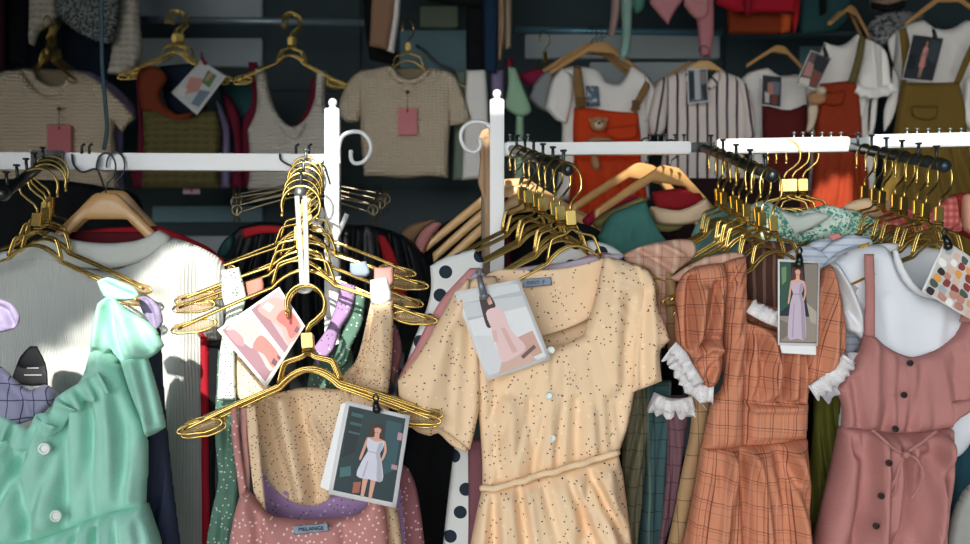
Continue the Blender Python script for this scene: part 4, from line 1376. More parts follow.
cloth('strap', PINK, g, [(959, 322, 1), (966, 300), (975, 285, 1), (984, 290, 1), (975, 310), (970, 324, 1)], Yk - .012, th=.012, edge=4, noise=.001)
cloth('waist_flap', PINK, g, [(950, 402, 1), (972, 398, 1), (972, 410), (960, 418), (950, 428, 1)], Yk - .02, th=.02, edge=5, noise=.002)
for x, y in ((910, 363), (904, 395), (895.5, 429), (889, 463), (881, 496), (876, 526)):
    button(g, x, y, Yk - .042 - (.03 if y > 440 else 0), .0052, BTND, HOLE)
tie = [[(873, 430), (882, 438), (893, 448), (906, 455)], [(938, 431), (925, 440), (914, 448), (906, 455)], [(906, 455), (900, 468), (893, 484), (890, 496)], [(906, 455), (916, 458), (923, 472), (920, 486), (912, 500)], [(906, 455), (897, 474), (896, 492), (892, 497)]]
bm = bmesh.new()
for t in tie:
    p3 = [P(x, y, Yk - .06) for x, y in catmull(t, False, 3)[0]]
    tube(bm, [p + Vector((0, .012 * (abs(i / len(p3) - .5)) - .002, 0)) for i, p in enumerate(p3)], .0026, 8, flat=.6)
ball(bm, P(906, 455, Yk - .063), .0062)
o = from_bm('waist_tie', bm, PINK, g)
o.data.uv_layers.new(name='UVMap')

g = gown('tee', 'white tee with round neck under the pink pinafore straps', 'tee', 900, 640, 1.535)
cloth('body', WHITB, g, [(832, 262, 1), (848, 250), (864, 245, 1), (884, 246), (896, 262), (902, 275), (912, 287), (922, 294, 1), (945, 296), (962, 284), (972, 262, 1), (990, 268, 1), (992, 400, 1), (950, 460), (850, 460), (842, 400), (858, 372), (864, 345), (860, 330), (852, 318), (842, 300), (834, 282)], 1.535, th=.05, edge=14, noise=.004, ref=(900, 350), folds=[([(894, 262), (904, 280), (922, 295), (945, 297)], 3, .007), ([(880, 300), (884, 350)], 8, -.005), ([(935, 305), (930, 350)], 8, .005)])
cloth('collar_ring', WHITF, g, [(892, 250, 1), (897, 248, 1), (902, 262), (910, 277), (920, 288), (934, 293), (948, 294, 1), (947, 300, 1), (930, 299), (916, 294), (904, 283), (896, 268)], 1.5, th=.012, edge=3, noise=0)
cloth('back_neck', WHITB, g, [(864, 246, 1), (890, 243), (915, 246), (945, 250), (972, 262), (972, 300), (900, 300), (884, 270)], 1.575, th=.015, edge=6, noise=.003)
cloth('sleeve', WHITF, g, [(828, 264, 1), (836, 262), (846, 276), (856, 295), (864, 312, 1), (862, 340, 1), (853, 333), (846, 330), (842, 308), (836, 285)], 1.512, th=.03, edge=7, noise=.004, folds=[([(832, 266), (846, 290), (862, 330)], 3, .009), ([(848, 312), (860, 325)], 4, -.006)])

shirts = [
    ('white tee with pink shoulder tab hanging behind the pinafore tee', [(808, 268), (822, 250), (838, 238), (852, 234, 1), (872, 240), (868, 252), (846, 262), (836, 280), (828, 300), (816, 300)], 1.57, ('CE8C86', [(829, 235, 1), (840, 232, 1), (842, 238, 1), (831, 241, 1)])),
    ('white tee with navy shoulder tab hanging in the white stack', [(796, 262), (808, 244), (822, 238, 1), (842, 238), (858, 248), (836, 260), (822, 275), (812, 290)], 1.595, ('24304A', [(838, 242, 1), (852, 238, 1), (856, 243, 1), (842, 247, 1)])),
    ('white tee with mustard shoulder tab nearest in the white stack', [(812, 280), (826, 262), (842, 250), (860, 244, 1), (884, 250), (868, 258), (850, 266), (842, 282), (846, 310), (838, 330), (830, 300)], 1.55, ('BC9428', [(858, 246, 1), (869, 242, 1), (870, 250, 1), (861, 253, 1)])),
]
STRW = fabric('white_blue_stripe', 'CBD5E2', 'stripe', var=.03, lines=[('A9B8CE', .012, .28, 0.)], ax=1)
for lab, poly, Y, (tc_, tp) in shirts:
    g = gown('tee', lab, 'tee', poly[0][0], 600, Y)
    cloth('shoulder', STRW, g, poly, Y, th=.025, edge=6, noise=.004, nf=11)
    cloth('shoulder_tab', fabric('tab_' + tc_, tc_, var=.05), g, tp, Y - .022, th=.006, edge=3, noise=.001)
g = gown('tee', 'white striped tee hanging lowest in the stack by lilac photo card', 'tee', 815, 600, 1.58)
cloth('shoulder', STRW, g, [(784, 256), (800, 246), (816, 248), (832, 262), (840, 290), (850, 318), (862, 340), (858, 350), (846, 380), (838, 392), (826, 400), (822, 380), (840, 352), (838, 330), (822, 290), (806, 275), (788, 268)], 1.565, th=.03, edge=7, noise=.005, nf=10)

g = gown('blouse', 'mint leaf print blouse spread under the short hangers by the rust pinafore', 'blouse', 800, 500, 1.72)
LEAF = fabric('mint_leaf_print', 'D7E4DC', 'blot', var=.03, layers=[('B4D6C4', 60, .52), ('4C9A86', 120, .55), ('2A6E60', 150, .62)])
cloth('shoulder', LEAF, g, [(748, 206, 1), (764, 200), (776, 206), (790, 212), (806, 210), (826, 205), (846, 209), (866, 215), (884, 226), (892, 238), (870, 246), (838, 240), (800, 244), (776, 254), (758, 250), (748, 232)], 1.72, th=.05, edge=10, noise=.006, nf=9, folds=[([(770, 210), (785, 235)], 8, .01), ([(830, 212), (800, 232)], 6, -.008)])
cloth('neck_facing', fabric('pale_mint_lining', 'D3DDD6', var=.05), g, [(778, 210), (796, 216), (816, 212), (830, 216), (812, 228), (796, 234), (784, 226)], 1.695, th=.02, edge=6, noise=.004)
g = gown('blouse', 'red gingham blouse hanging beneath the grey pegged arm', 'blouse', 920, 500, 1.72)
GING = fabric('red_gingham', 'D8857E', 'plaid', var=.05, lines=[('B0383C', .012, .5, 0, 0., .55), ('B0383C', .012, .5, 1, .0, .55)], warp=.002)
cloth('shoulder', GING, g, [(878, 232), (884, 214), (900, 206), (920, 210), (938, 206), (950, 198, 1), (958, 216), (960, 232), (930, 232), (900, 236)], 1.7, th=.04, edge=8, noise=.005, nf=9, folds=[([(905, 210), (915, 230)], 5, -.008)])
cloth('shoulder', GING, g, [(926, 214), (940, 205), (954, 195), (958, 225), (945, 230), (930, 228)], 1.68, th=.03, edge=6, noise=.003)
g = gown('dress', 'rust red dress at the picture edge beside red gingham', 'dress', 962, 500, 1.74)
cloth('side', fabric('rust_cloth', '8E2E22', var=.08), g, [(950, 196, 1), (962, 192), (975, 196), (980, 240), (956, 232, 1)], 1.74, th=.04, edge=6, noise=.003)
cloth('shoulder', fabric('peach_cloth', 'E0A68C', var=.05), g, [(963, 196), (972, 194), (985, 200), (985, 232), (964, 230)], 1.72, th=.03, edge=5, noise=.003)
g = gown('blouse', 'cream gauze blouse catching sun between mint leaves and red gingham', 'blouse', 872, 500, 1.76)
cloth('shoulder', fabric('cream_gauze', 'E2C6A4', var=.05), g, [(842, 208), (856, 200), (872, 198), (888, 200), (896, 208), (884, 218), (866, 216)], 1.75, th=.03, edge=7, noise=.005, nf=12)

CR = random.Random(5)
COLLAGE = [('CFCAC6', rect(.03, .03, .97, .97))]
for r_ in range(7):
    for c_ in range(5):
        u, v = .06 + c_ * .18 + CR.uniform(0, .05), .05 + r_ * .132 + CR.uniform(0, .03)
        if CR.random() < .8:
            COLLAGE.append((CR.choice(['2E2A2E', '5A4A48', 'C08A7A', 'F0EEEC', '8A3A3A', 'E0A050', '4A5A50', 'D9B8A8', '3A3436', 'B77F72', 'A8B0B8']),
                            [(u + CR.uniform(-.02, .03), v), (u + .12, v + CR.uniform(-.01, .03)), (u + .14 + CR.uniform(-.03, .02), v + .07), (u + .1, v + .12), (u, v + .1 + CR.uniform(-.02, .02))]))
photo_card('collage photo card clipped at the end of the white tee hanger', [(945, 240), (988, 268), (975, 322), (922, 291)], Yk - .05,
           COLLAGE,
           clip=((944, 236), (948, 246)))

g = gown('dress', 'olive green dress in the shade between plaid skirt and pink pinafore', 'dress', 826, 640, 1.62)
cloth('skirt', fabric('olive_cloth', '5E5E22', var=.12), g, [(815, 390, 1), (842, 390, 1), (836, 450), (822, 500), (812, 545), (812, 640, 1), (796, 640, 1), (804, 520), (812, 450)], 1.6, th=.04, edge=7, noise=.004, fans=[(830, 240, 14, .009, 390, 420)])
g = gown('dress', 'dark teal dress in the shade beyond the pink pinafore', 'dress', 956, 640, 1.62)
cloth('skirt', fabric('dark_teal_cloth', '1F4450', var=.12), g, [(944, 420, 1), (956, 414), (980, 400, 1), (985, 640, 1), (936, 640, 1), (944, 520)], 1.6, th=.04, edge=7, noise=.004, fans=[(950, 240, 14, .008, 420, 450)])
g = gown('dress', 'grey speckled dress hem at the lower picture corner', 'dress', 964, 640, 1.5)
cloth('hem', fabric('grey_marl', '9DA09C', var=.2), g, [(946, 560, 1), (952, 520), (962, 494), (975, 480, 1), (990, 640, 1), (940, 640, 1)], 1.5, th=.03, edge=6, noise=.003)
# ------------------------------------------------------------------ wooden hangers, clip hangers and dark clothes just behind the rack
wood_hanger(106, 153, 1.76, 'wooden hanger carrying the ribbed white top', None, 4, 0, .8, zs=1.5)
wood_hanger(116, 152, 1.83, 'wooden hanger second behind the ribbed white top, in its dark red lining', None, 2, 2, .8, zs=1.5)
bm = bmesh.new()
p = [P(x, y, 1.84) for x, y in ((101, -40), (102, 60), (105, 100), (107, 128), (104, 150))]
tube(bm, curve3(p, 5), .0042, 8, flat=.5)
tag(from_bm('cord', bm, solid('teal_cord', '2C4650', .7)), 'dark teal cord hanging in front of the cream tee beside tweed top', 'cord')


CLIPM = solid('aged_steel', '7C7460', .3, .85)


def clip_hanger(lab, x, y, Y, half, drop, group, tiltd=0):
    o = thing('clip_hanger', lab, 'hanger', P(x, y, Y), group)
    bm = bmesh.new()
    tube(bm, [P(x + 9 * math.cos(math.radians(t)), y + 9 - 9 * math.sin(math.radians(t)), Y) for t in range(190, -60, -20)] + [P(x, y + 22, Y), P(x, y + 30, Y)], .0018, 6)
    from_bm('hook', bm, CLIPM, o)
    bm = bmesh.new()
    for dy in (0, 8):
        tube(bm, curve3([P(x - half, y + drop + dy - tiltd, Y), P(x - half * .5, y + 16 + drop * .3 + dy * .6, Y), P(x, y + 20 + dy * .5, Y), P(x + half * .5, y + 16 + drop * .3 + dy * .6, Y), P(x + half, y + drop + dy + tiltd, Y)], 5), .0022, 6)
    from_bm('wire_bar', bm, CLIPM, o)
    for s in (-1, 1):
        cx, cy = x + s * (half - 2), y + drop + s * tiltd
        bm = bmesh.new()
        for d in (-1, 1):
            tube(bm, [P(cx + d * 3, cy - 8, Y - .006), P(cx, cy + 6, Y - .004), P(cx - d * 3, cy + 16, Y - .008)], .0028, 6, flat=.6)
        tube(bm, [P(cx + 5 * math.cos(t), cy + 4 + 5 * math.sin(t), Y - .006) for t in np.linspace(0, 6.28, 13)[:-1]], .0018, 6, closed=True)
        from_bm('clip', bm, CLIPM, o)
    return o


clip_hanger('chrome clip hanger beside the thick post, nearest of three with black skirts', 305, 172, 1.98, 70, 34, 'clip hangers', 0)
clip_hanger('chrome clip hanger beside the thick post, middle of three with black skirts', 308, 166, 2.02, 74, 33, 'clip hangers', 1)
clip_hanger('chrome clip hanger beside the thick post, rearmost of three with black skirts', 311, 162, 2.06, 76, 33, 'clip hangers', 0)
SKBL = fabric('black_satin', '12161C', rough=.5, var=.2)
TEALC = fabric('dark_teal_satin', '1C4A4E', rough=.5, var=.15)
REDC = fabric('bright_red_cloth', 'B4242C', var=.1)
g = gown('skirt', 'black skirt with red waistband clipped beside the thick post', 'skirt', 262, 420, 2.03)
cloth('panel', SKBL, g, [(216, 262), (226, 240), (240, 226, 1), (262, 221), (300, 224, 1), (326, 226, 1), (326, 420, 1), (214, 420, 1)], 2.03, th=.05, edge=8, noise=.006, fans=[(270, 60, 14, .012, 222, 260)])
cloth('waistband', REDC, g, [(242, 229, 1), (262, 225), (285, 226, 1), (285, 234, 1), (262, 234), (243, 239, 1)], 2.0, th=.015, edge=3, noise=.001)
cloth('side_flash', TEALC, g, [(217, 252), (226, 238), (234, 236), (232, 250), (222, 260)], 2.0, th=.015, edge=4, noise=.001)
g = gown('skirt', 'black skirt with red side stripe hanging past the thick post', 'skirt', 385, 420, 2.03)
cloth('panel', SKBL, g, [(340, 224, 1), (366, 224, 1), (386, 228), (408, 238), (425, 256), (436, 290), (440, 420, 1), (340, 420, 1)], 2.04, th=.05, edge=8, noise=.006, fans=[(380, 60, 14, .012, 222, 260)])
cloth('side_stripe', REDC, g, [(377, 234, 1), (385, 236, 1), (394, 252), (402, 275), (408, 300, 1), (392, 300, 1), (384, 264)], 2.0, th=.015, edge=4, noise=.001)
bm = bmesh.new()
for t in ([(312, 220), (320, 228), (330, 237), (338, 240)], [(347, 214), (342, 226), (336, 238), (332, 244)], [(312, 200), (318, 206), (322, 214), (318, 226)]):
    tube(bm, [P(x, y, 1.82) for x, y in catmull(t, False, 3)[0]], .005, 8)
tag(from_bm('post_brace', bm, WHITEP), 'white forked wire brace gripping the thick post below the bar', 'brace')

# behind the slim post
wood_hanger(512, 150, 2.08, 'pale wooden hanger behind the slim post, sunlit in its middle', 'pale wooden hangers', 6, -4, 1.02, True)
wood_hanger(517, 156, 2.05, 'pale wooden hanger behind the slim post, middle of the three', 'pale wooden hangers', 2, -6, 1.02, True)
wood_hanger(523, 162, 2.02, 'pale wooden hanger behind the slim post, lowest of the three', 'pale wooden hangers', 6, -7, 1.04, True)
g = gown('top', 'black top on wooden hanger behind the slim post', 'top', 470, 420, 2.1)
cloth('body', BLK, g, [(414, 262), (424, 236), (446, 222), (470, 212), (490, 206, 1), (515, 212), (545, 205), (575, 214), (596, 228), (612, 245), (625, 262), (625, 420, 1), (400, 420, 1), (406, 300)], 2.12, th=.06, edge=14, noise=.006)
g = gown('top', 'dusty pink top with rounded shoulder beside the black top', 'top', 424, 420, 2.06)
cloth('shoulder', fabric('rose_jersey', 'B97C7C', var=.06), g, [(412, 262), (416, 240), (424, 228), (434, 222), (442, 224), (434, 234), (426, 248), (422, 270), (420, 420, 1), (408, 420, 1)], 2.05, th=.03, edge=6, noise=.003)
g = gown('top', 'tan top shoulder on wooden hanger beyond black skirt', 'top', 414, 420, 2.16)
cloth('shoulder', fabric('tan_jersey', '9A7A5A', var=.06), g, [(400, 235), (410, 225), (424, 221), (436, 220), (424, 230), (414, 244), (408, 262), (398, 255)], 2.15, th=.03, edge=6, noise=.003)
g = gown('sash', 'beige cloth sash hanging in folds along the slim post', 'sash', 484, 262, 1.92)
SASH = fabric('beige_sash', 'B99A7C', var=.06)
cloth('band', SASH, g, [(477, 140, 1), (482, 130), (490, 128, 1), (493, 180), (492, 262, 1), (485, 262, 1), (484, 200), (478, 184), (480, 160)], 1.91, th=.016, edge=4, noise=.003, folds=[([(486, 140), (487, 260)], 2, -.005)])
cloth('band', fabric('grey_beige_sash', '8C8070', var=.06), g, [(483, 150, 1), (489, 150, 1), (492, 320, 1), (483, 320, 1), (481, 210)], 1.93, th=.014, edge=3, noise=.003)
g = gown('top', 'maroon top showing as a strip beside the slim post', 'top', 506, 420, 2.16)
cloth('panel', fabric('maroon_cloth', '4E1C2C', var=.1), g, [(500, 197, 1), (510, 196, 1), (512, 300), (512, 420, 1), (498, 420, 1)], 2.05, th=.02, edge=4, noise=.002)
g = gown('top', 'black top with rounded shoulder behind yellow dress and polka dots', 'top', 600, 420, 1.95)
cloth('shoulder', BLK, g, [(566, 224), (584, 224), (602, 232), (616, 246), (626, 262), (632, 290), (632, 420, 1), (560, 420, 1)], 1.9, th=.05, edge=10, noise=.004)

# wooden hangers over the teal and green clothes
wood_hanger(648, 138, 2.06, 'wooden hanger in sun beside the striped shirt, nearest of its pair', 'sunlit wooden hangers', 30, 6, .92)
wood_hanger(672, 140, 1.98, 'wooden hanger in sun above the cream sleeve, holding red cloth', 'sunlit wooden hangers', 28, 5, .9)
for lab, nm, mat, poly, Y in (
        ('teal shirt with broad shoulder under the sunlit wooden hangers', 'shoulder', fabric('teal_linen', '3F7470', var=.08, bump=.3), [(598, 236, 1), (612, 214), (630, 206), (646, 201, 1), (652, 216), (660, 232), (668, 242, 1), (650, 248), (634, 254), (622, 260, 1), (618, 300, 1), (606, 300, 1), (604, 262)], 1.86),
        ('crimson shirt edge above the olive green shirt', 'shoulder', fabric('crimson_cloth', 'A01C3C', var=.08), [(582, 220), (600, 206), (620, 198), (636, 194, 1), (640, 200, 1), (620, 206), (602, 216), (590, 226)], 2.02),
        ('olive green shirt between crimson and teal shirts', 'shoulder', fabric('moss_cloth', '8C8A58', var=.08), [(592, 224), (606, 212), (624, 204), (642, 196, 1), (648, 202, 1), (630, 208), (612, 216), (602, 228)], 1.98),
        ('cream shirt with rolled sleeve on the sunlit wooden hanger', 'sleeve', fabric('cream_cotton', 'E0C6A8', var=.05), [(650, 206, 1), (662, 208), (680, 210), (696, 204), (706, 198), (710, 208), (706, 218), (690, 224), (670, 225), (656, 222)], 1.93),
        ('red shirt inside the sunlit wooden hanger', 'neck', fabric('red_shirt_cloth', '8E1A22', var=.08), [(652, 192, 1), (680, 188), (700, 192), (702, 206), (680, 212), (656, 208)], 2.02),
        ('blue-green blouse behind the plaid dress hangers', 'shoulder', fabric('blue_green_cotton', '6FA09C', var=.06), [(690, 240), (702, 216), (716, 206), (730, 202), (742, 208), (746, 232), (744, 264, 1), (690, 268, 1)], 1.83),
        ('brown striped dress in shade below the plaid dress hangers', 'bodice', fabric('brown_stripe', '5E4038', 'stripe', var=.08, lines=[('8E6E60', .016, .3, 0.)]), [(744, 246, 1), (760, 240), (792, 244, 1), (794, 280), (790, 330, 1), (748, 320, 1), (745, 280)], 1.6),
        ('sage yellow shirt edge under the cream sleeve', 'shoulder', fabric('sage_yellow', 'A6A468', var=.06), [(640, 214), (656, 206), (668, 214), (684, 226), (668, 232), (652, 228)], 1.97)):
    g = gown('shirt', lab, 'shirt', poly[0][0], 400, Y)
    cloth(nm, mat, g, poly, Y, th=.04, edge=8, noise=.009, nf=8)
# ------------------------------------------------------------------ the clothes on the back wall
CREM = fabric('cream_pointelle_knit', 'E6D4BA', 'knit', var=.04, px=.009, py=.011, dark='CFBC9E', bump=.9)
OATK = fabric('oatmeal_knit', 'E4D4BC', 'knit', var=.04, px=.012, py=.009, dark='CDBC9F', bump=.9)
GREK = fabric('grey_cream_knit', 'D6D1C6', 'knit', var=.04, px=.009, py=.012, dark='BDB8AE')
OLVK = fabric('olive_brown_knit', '6E6640', 'knit', var=.08, px=.03, py=.02, dark='3E3A22')
WHK = fabric('off_white_knit', 'CFC7BB', 'knit', var=.06, px=.02, py=.02, dark='857E74')
TWED = fabric('black_grey_tweed', '8C9494', 'dots', var=.1, layers=[('1C2226', 75, .36, .85, .1, (1, 2.2), .7), ('3A4246', 110, .3, .6, 1.2, (1, 1.5), 1.)])
MARO = fabric('maroon_knit', '6E1C34', var=.08)
LAVK = fabric('lavender_knit', '8C7FA6', var=.08)
TAGP = solid('pink_tag', 'D2767C', .5)
WHT = fabric('white_blouse_cloth', 'F4F2F0', var=.03, bump=.12)
RUSTO = fabric('orange_corduroy', 'D0431C', 'rib', per=.005, bump=.25, var=.06)
RUSTB = fabric('rust_corduroy', '96371C', 'rib', per=.005, bump=.25, var=.06)
OLIV = fabric('olive_corduroy', '77602A', 'rib', per=.005, bump=.25, var=.06)
STRP = fabric('striped_shirting', 'E2D8D4', 'stripe', var=.03, lines=[('3A2430', .03, .24, 0.)], warp=.006)
TANS = fabric('tan_strap', '8E6E46', var=.06)
YR = 2.9


def swing_tag(lab, x0, y0, x1, y1, Y, mat=TAGP):
    o = thing('swing_tag', lab, 'tag', P((x0 + x1) / 2, y1, Y))
    bm = bmesh.new()
    a, b = P(x0, y0, Y), P(x1, y1, Y)
    box(bm, (a + b) / 2, (b.x - a.x, .003, a.z - b.z), bev=.001)
    from_bm('card', bm, mat, o, smooth=False)
    bm = bmesh.new()
    xc = (x0 + x1) / 2
    tube(bm, [P(xc, y0 + 3, Y - .002), P(xc, y0 - 6, Y - .002), P(xc, y0 - 15, Y + .002)], .0009, 5)
    disc(bm, P(xc, y0 + 3, Y - .003), .0035, .002)
    disc(bm, P(xc, y0 - 16, Y), .006, .004)
    from_bm('string', bm, solid('tag_string', '7A2030', .7), o)
    return o


def bhang(spots, where, group, sc=1.0, xs=.8):
    for i, (x, y, Y, yaw, roll) in enumerate(spots):
        hanger(x, y, Y, 'gold wire hanger %s, %s' % (where, ORD[i] + ' from the front'), group, yaw, roll, 0, sc, pads=False).scale[0] = sc * xs


# cream knit tee by the pink tag
g = gown('tee', 'cream knit tee with pink swing tag below the tweed top', 'tee', 60, 190, YR)
cloth('body', CREM, g, [(0, 74), (16, 70), (23, 69, 1), (34, 86), (48, 94), (62, 92), (70, 82), (76, 71, 1), (90, 76), (106, 92), (118, 100, 1), (114, 130), (116, 160), (118, 188, 1), (70, 186), (20, 188), (-6, 190, 1), (-4, 130), (-8, 100)], YR, th=.07, edge=12, noise=.008, nf=3.5)
cloth('sleeve', CREM, g, [(84, 74, 1), (100, 82), (116, 96), (128, 108), (135, 118, 1), (128, 124), (122, 132, 1), (112, 120), (100, 104)], YR - .02, th=.04, edge=6, noise=.004)
cloth('sleeve', CREM, g, [(12, 72, 1), (0, 76), (-14, 90), (-24, 110, 1), (-10, 126, 1), (0, 104)], YR - .02, th=.04, edge=6, noise=.004)
cloth('neck_rib', OATK, g, [(22, 69, 1), (34, 71), (36, 78), (50, 86), (63, 84), (68, 76), (75, 70, 1), (70, 84), (62, 94), (48, 96), (34, 88)], YR - .03, th=.02, edge=3, noise=.001)
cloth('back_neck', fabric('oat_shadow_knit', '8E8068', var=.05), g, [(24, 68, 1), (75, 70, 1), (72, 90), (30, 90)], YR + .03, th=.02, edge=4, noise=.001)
swing_tag('pink swing tag on the cream tee below the tweed top', 47, 125, 71, 153, YR - .06)
bhang([(47, 16, 2.88, -20, 0), (50, 15, 2.94, -10, 2), (53, 14, 3.0, -24, 1), (56, 14, 3.05, -14, 3)], 'above the tee under the tweed top', 'gold hangers on the wall rail by tweed top', .92, .6)
g = gown('top', 'lavender knit top peeking out beyond the cream tee shoulder', 'top', 115, 190, 2.98)
cloth('shoulder', LAVK, g, [(74, 70, 1), (90, 72), (106, 80), (122, 92), (134, 106), (136, 120), (124, 128), (124, 190, 1), (90, 190, 1)], 2.98, th=.04, edge=7, noise=.004)

# tweed top and knit cardigan hanging from above
g = gown('top', 'black and grey tweed top hanging at the upper picture edge', 'top', 85, 45, 2.86)
cloth('body', TWED, g, [(50, -60, 1), (122, -60, 1), (120, -10), (118, 20), (112, 44, 1), (98, 42), (80, 34), (66, 24), (56, 12, 1), (52, -10)], 2.86, th=.05, edge=8, noise=.005)
g = gown('cardigan', 'off-white knit cardigan hung behind the tweed top', 'cardigan', 90, 75, 2.94)
cloth('panel', WHK, g, [(28, -60, 1), (62, -60, 1), (60, 0), (54, 22), (40, 30), (34, 46, 1), (29, 44, 1), (30, 0)], 2.95, th=.05, edge=7, noise=.005)
cloth('sleeve', WHK, g, [(114, -60, 1), (138, -60, 1), (140, 20), (142, 50), (136, 66), (124, 76, 1), (108, 74, 1), (112, 50), (116, 20)], 2.93, th=.05, edge=7, noise=.005)

# olive knit camisole with the plastic photo sleeve
g = gown('camisole', 'olive brown knit camisole with rust edging beside maroon stripes', 'camisole', 175, 190, YR)
cloth('body', OLVK, g, [(143, 110, 1), (160, 112), (178, 118), (192, 118), (204, 110, 1), (216, 112), (221, 130), (219, 160), (220, 188, 1), (142, 188, 1), (144, 150)], YR, th=.06, edge=9, noise=.006)
cloth('neck_edge', fabric('rust_knit', '7E3A22', var=.1), g, [(138, 72, 1), (148, 66), (160, 68), (168, 78), (160, 92), (164, 104), (178, 114), (194, 112), (190, 120), (174, 122), (154, 112), (142, 110)], YR - .005, th=.04, edge=5, noise=.004)
cloth('side_edge', MARO, g, [(136, 74, 1), (142, 74, 1), (143, 110), (146, 150), (150, 188, 1), (132, 188, 1), (138, 140), (138, 110)], YR + .02, th=.03, edge=4, noise=.003)
photo_card('photo card in white sleeve tilted over the olive knit camisole', [(201, 60), (226, 76), (197, 115), (171, 93)], YR - .07,
           [('C5C9CC', rect(.06, .06, .94, .94)), ('C98E84', [(.1, .45), (.5, .3), (.6, .6), (.3, .85)]), ('5E7A50', [(.4, .1), (.75, .1), (.8, .4), (.5, .4)]), ('A9906A', [(.5, .12), (.62, .1), (.62, .3), (.52, .32)]), ('6E8296', [(.6, .55), (.9, .45), (.9, .85), (.65, .9)]), ('D9D5D2', [(.1, .75), (.3, .7), (.35, .92), (.12, .92)])], clip=((202, 57), (205, 63)), clipcol='8A2048')
bhang([(174, 10, 2.86, 14, 0), (177, 10, 2.92, 20, 1), (180, 11, 2.97, 12, -1), (178, 10, 3.02, 18, 2), (182, 12, 3.07, 10, 0)], 'above the olive knit camisole', 'gold hangers above the olive camisole', .95)
for lab, mat, poly, Y in (
        ('lavender knit tank strip between olive camisole and maroon tank', LAVK, [(216, 100), (224, 112), (230, 130), (230, 188, 1), (217, 188, 1), (222, 140)], 2.95),
        ('maroon knit tank strip near the olive camisole', MARO, [(222, 90, 1), (232, 100), (240, 116), (243, 140), (244, 188, 1), (230, 188, 1), (234, 140), (226, 112)], 2.98),
        ('dark teal top behind the maroon tanks', fabric('deep_teal', '2A5458', var=.1), [(218, 82, 1), (256, 82, 1), (256, 188, 1), (238, 188, 1)], 3.04),
        ('dark blue top behind the olive camisole neck', fabric('ink_blue', '1E2A3C', var=.1), [(160, 66, 1), (200, 62, 1), (206, 112), (180, 118), (165, 100)], 3.0)):
    g = gown('top', lab, 'top', poly[0][0], 190, Y)
    cloth('body', mat, g, poly, Y, th=.04, edge=5, noise=.003)

# pale knit tank
g = gown('tank_top', 'pale grey knit tank with draped scoop neck near the thick post', 'tank', 290, 190, YR)
cloth('body', GREK, g, [(254, 70, 1), (260, 68), (266, 72, 1), (270, 92), (277, 112), (286, 124), (297, 126), (308, 116), (315, 98), (316, 78), (318, 70, 1), (327, 72, 1), (325, 90), (326, 110), (334, 130, 1), (333, 160), (334, 190, 1), (248, 190, 1), (250, 160), (248, 130, 1), (256, 112), (257, 90)], YR, th=.06, edge=8, noise=.005, folds=[([(268, 88), (276, 114), (290, 128)], 2.5, .008), ([(316, 92), (308, 118), (296, 130)], 2.5, .008)])
cloth('neck_drape', GREK, g, [(275, 112), (286, 124), (298, 128), (306, 122), (303, 132), (296, 140), (286, 136), (278, 124)], YR - .035, th=.02, edge=4, noise=.002)
g = gown('tank_top', 'maroon knit tank doubled behind the pale grey tank', 'tank', 288, 190, 2.97)
cloth('body', MARO, g, [(248, 62, 1), (257, 62, 1), (264, 90), (272, 116), (286, 126), (296, 124), (306, 110), (311, 78, 1), (320, 76, 1), (318, 110), (310, 188, 1), (244, 188, 1), (242, 140), (243, 120), (252, 100)], 2.96, th=.04, edge=5, noise=.004)
bhang([(290, 12, 2.86, 10, 0), (293, 13, 2.92, 18, 2), (291, 13, 2.98, 14, -1), (295, 14, 3.04, 20, 1), (292, 15, 3.09, 12, 0)], 'above the pale grey knit tank', 'gold hangers above the pale tank', .98)

# cream knit tee in the middle
g = gown('tee', 'oatmeal knit tee with pink swing tag between the two rack posts', 'tee', 404, 180, YR)
cloth('body', OATK, g, [(356, 74), (374, 69), (388, 66, 1), (396, 76), (406, 82), (416, 80), (426, 74), (431, 68, 1), (444, 71), (456, 80), (452, 110), (449, 140), (448, 178, 1), (430, 176), (405, 178), (380, 176), (364, 176, 1), (361, 140), (360, 110)], YR, th=.07, edge=12, noise=.008, nf=3.5)
cloth('sleeve', OATK, g, [(368, 70, 1), (355, 74), (346, 86), (340, 100), (338, 112, 1), (346, 122), (358, 122, 1), (362, 108), (364, 90)], YR - .015, th=.04, edge=6, noise=.004)
cloth('sleeve', OATK, g, [(442, 70, 1), (455, 76), (462, 92), (467, 106), (471, 118, 1), (462, 124), (450, 126, 1), (448, 108), (446, 90)], YR - .015, th=.04, edge=6, noise=.004)
cloth('neck_rib', OATK, g, [(386, 66, 1), (394, 68), (398, 75), (408, 79), (418, 77), (428, 68), (432, 68, 1), (426, 78), (416, 84), (405, 86), (394, 80)], YR - .03, th=.02, edge=3, noise=.001)
cloth('back_neck', fabric('oat_back_shaded_knit', '8E8068', var=.05), g, [(390, 68, 1), (430, 68, 1), (426, 82), (396, 82)], YR + .03, th=.02, edge=4, noise=.001)  # inner neck in darkened oatmeal, its shade put into the colour
swing_tag('pink swing tag on the oatmeal tee between rack posts', 398, 108, 417, 135, YR - .06)
hanger(408, 19, 2.9, 'single gold wire hanger holding the oatmeal tee between rack posts', None, 8, 0, 50, .95, pads=False)
bm = bmesh.new()
tube(bm, curve3([P(416, 45, 3.1), P(426, 52, 3.1), P(438, 64, 3.1), P(452, 70, 3.1), P(462, 78, 3.1)], 5), .006, 8)
tag(from_bm('hanger_end', bm, BLACKM), 'black hanger arm peeking above the oatmeal tee shoulder', 'hanger')

# clothes hung high in the middle and right
def hung(name, lab, cat, pieces, Y=2.95, low=120):
    g = gown(name, lab, cat, pieces[0][2][0][0], low, Y)
    for nm, mat, poly, dy in pieces:
        cloth(nm, mat, g, poly, Y + dy, th=.04, edge=6, noise=.005, nf=7)
    return g


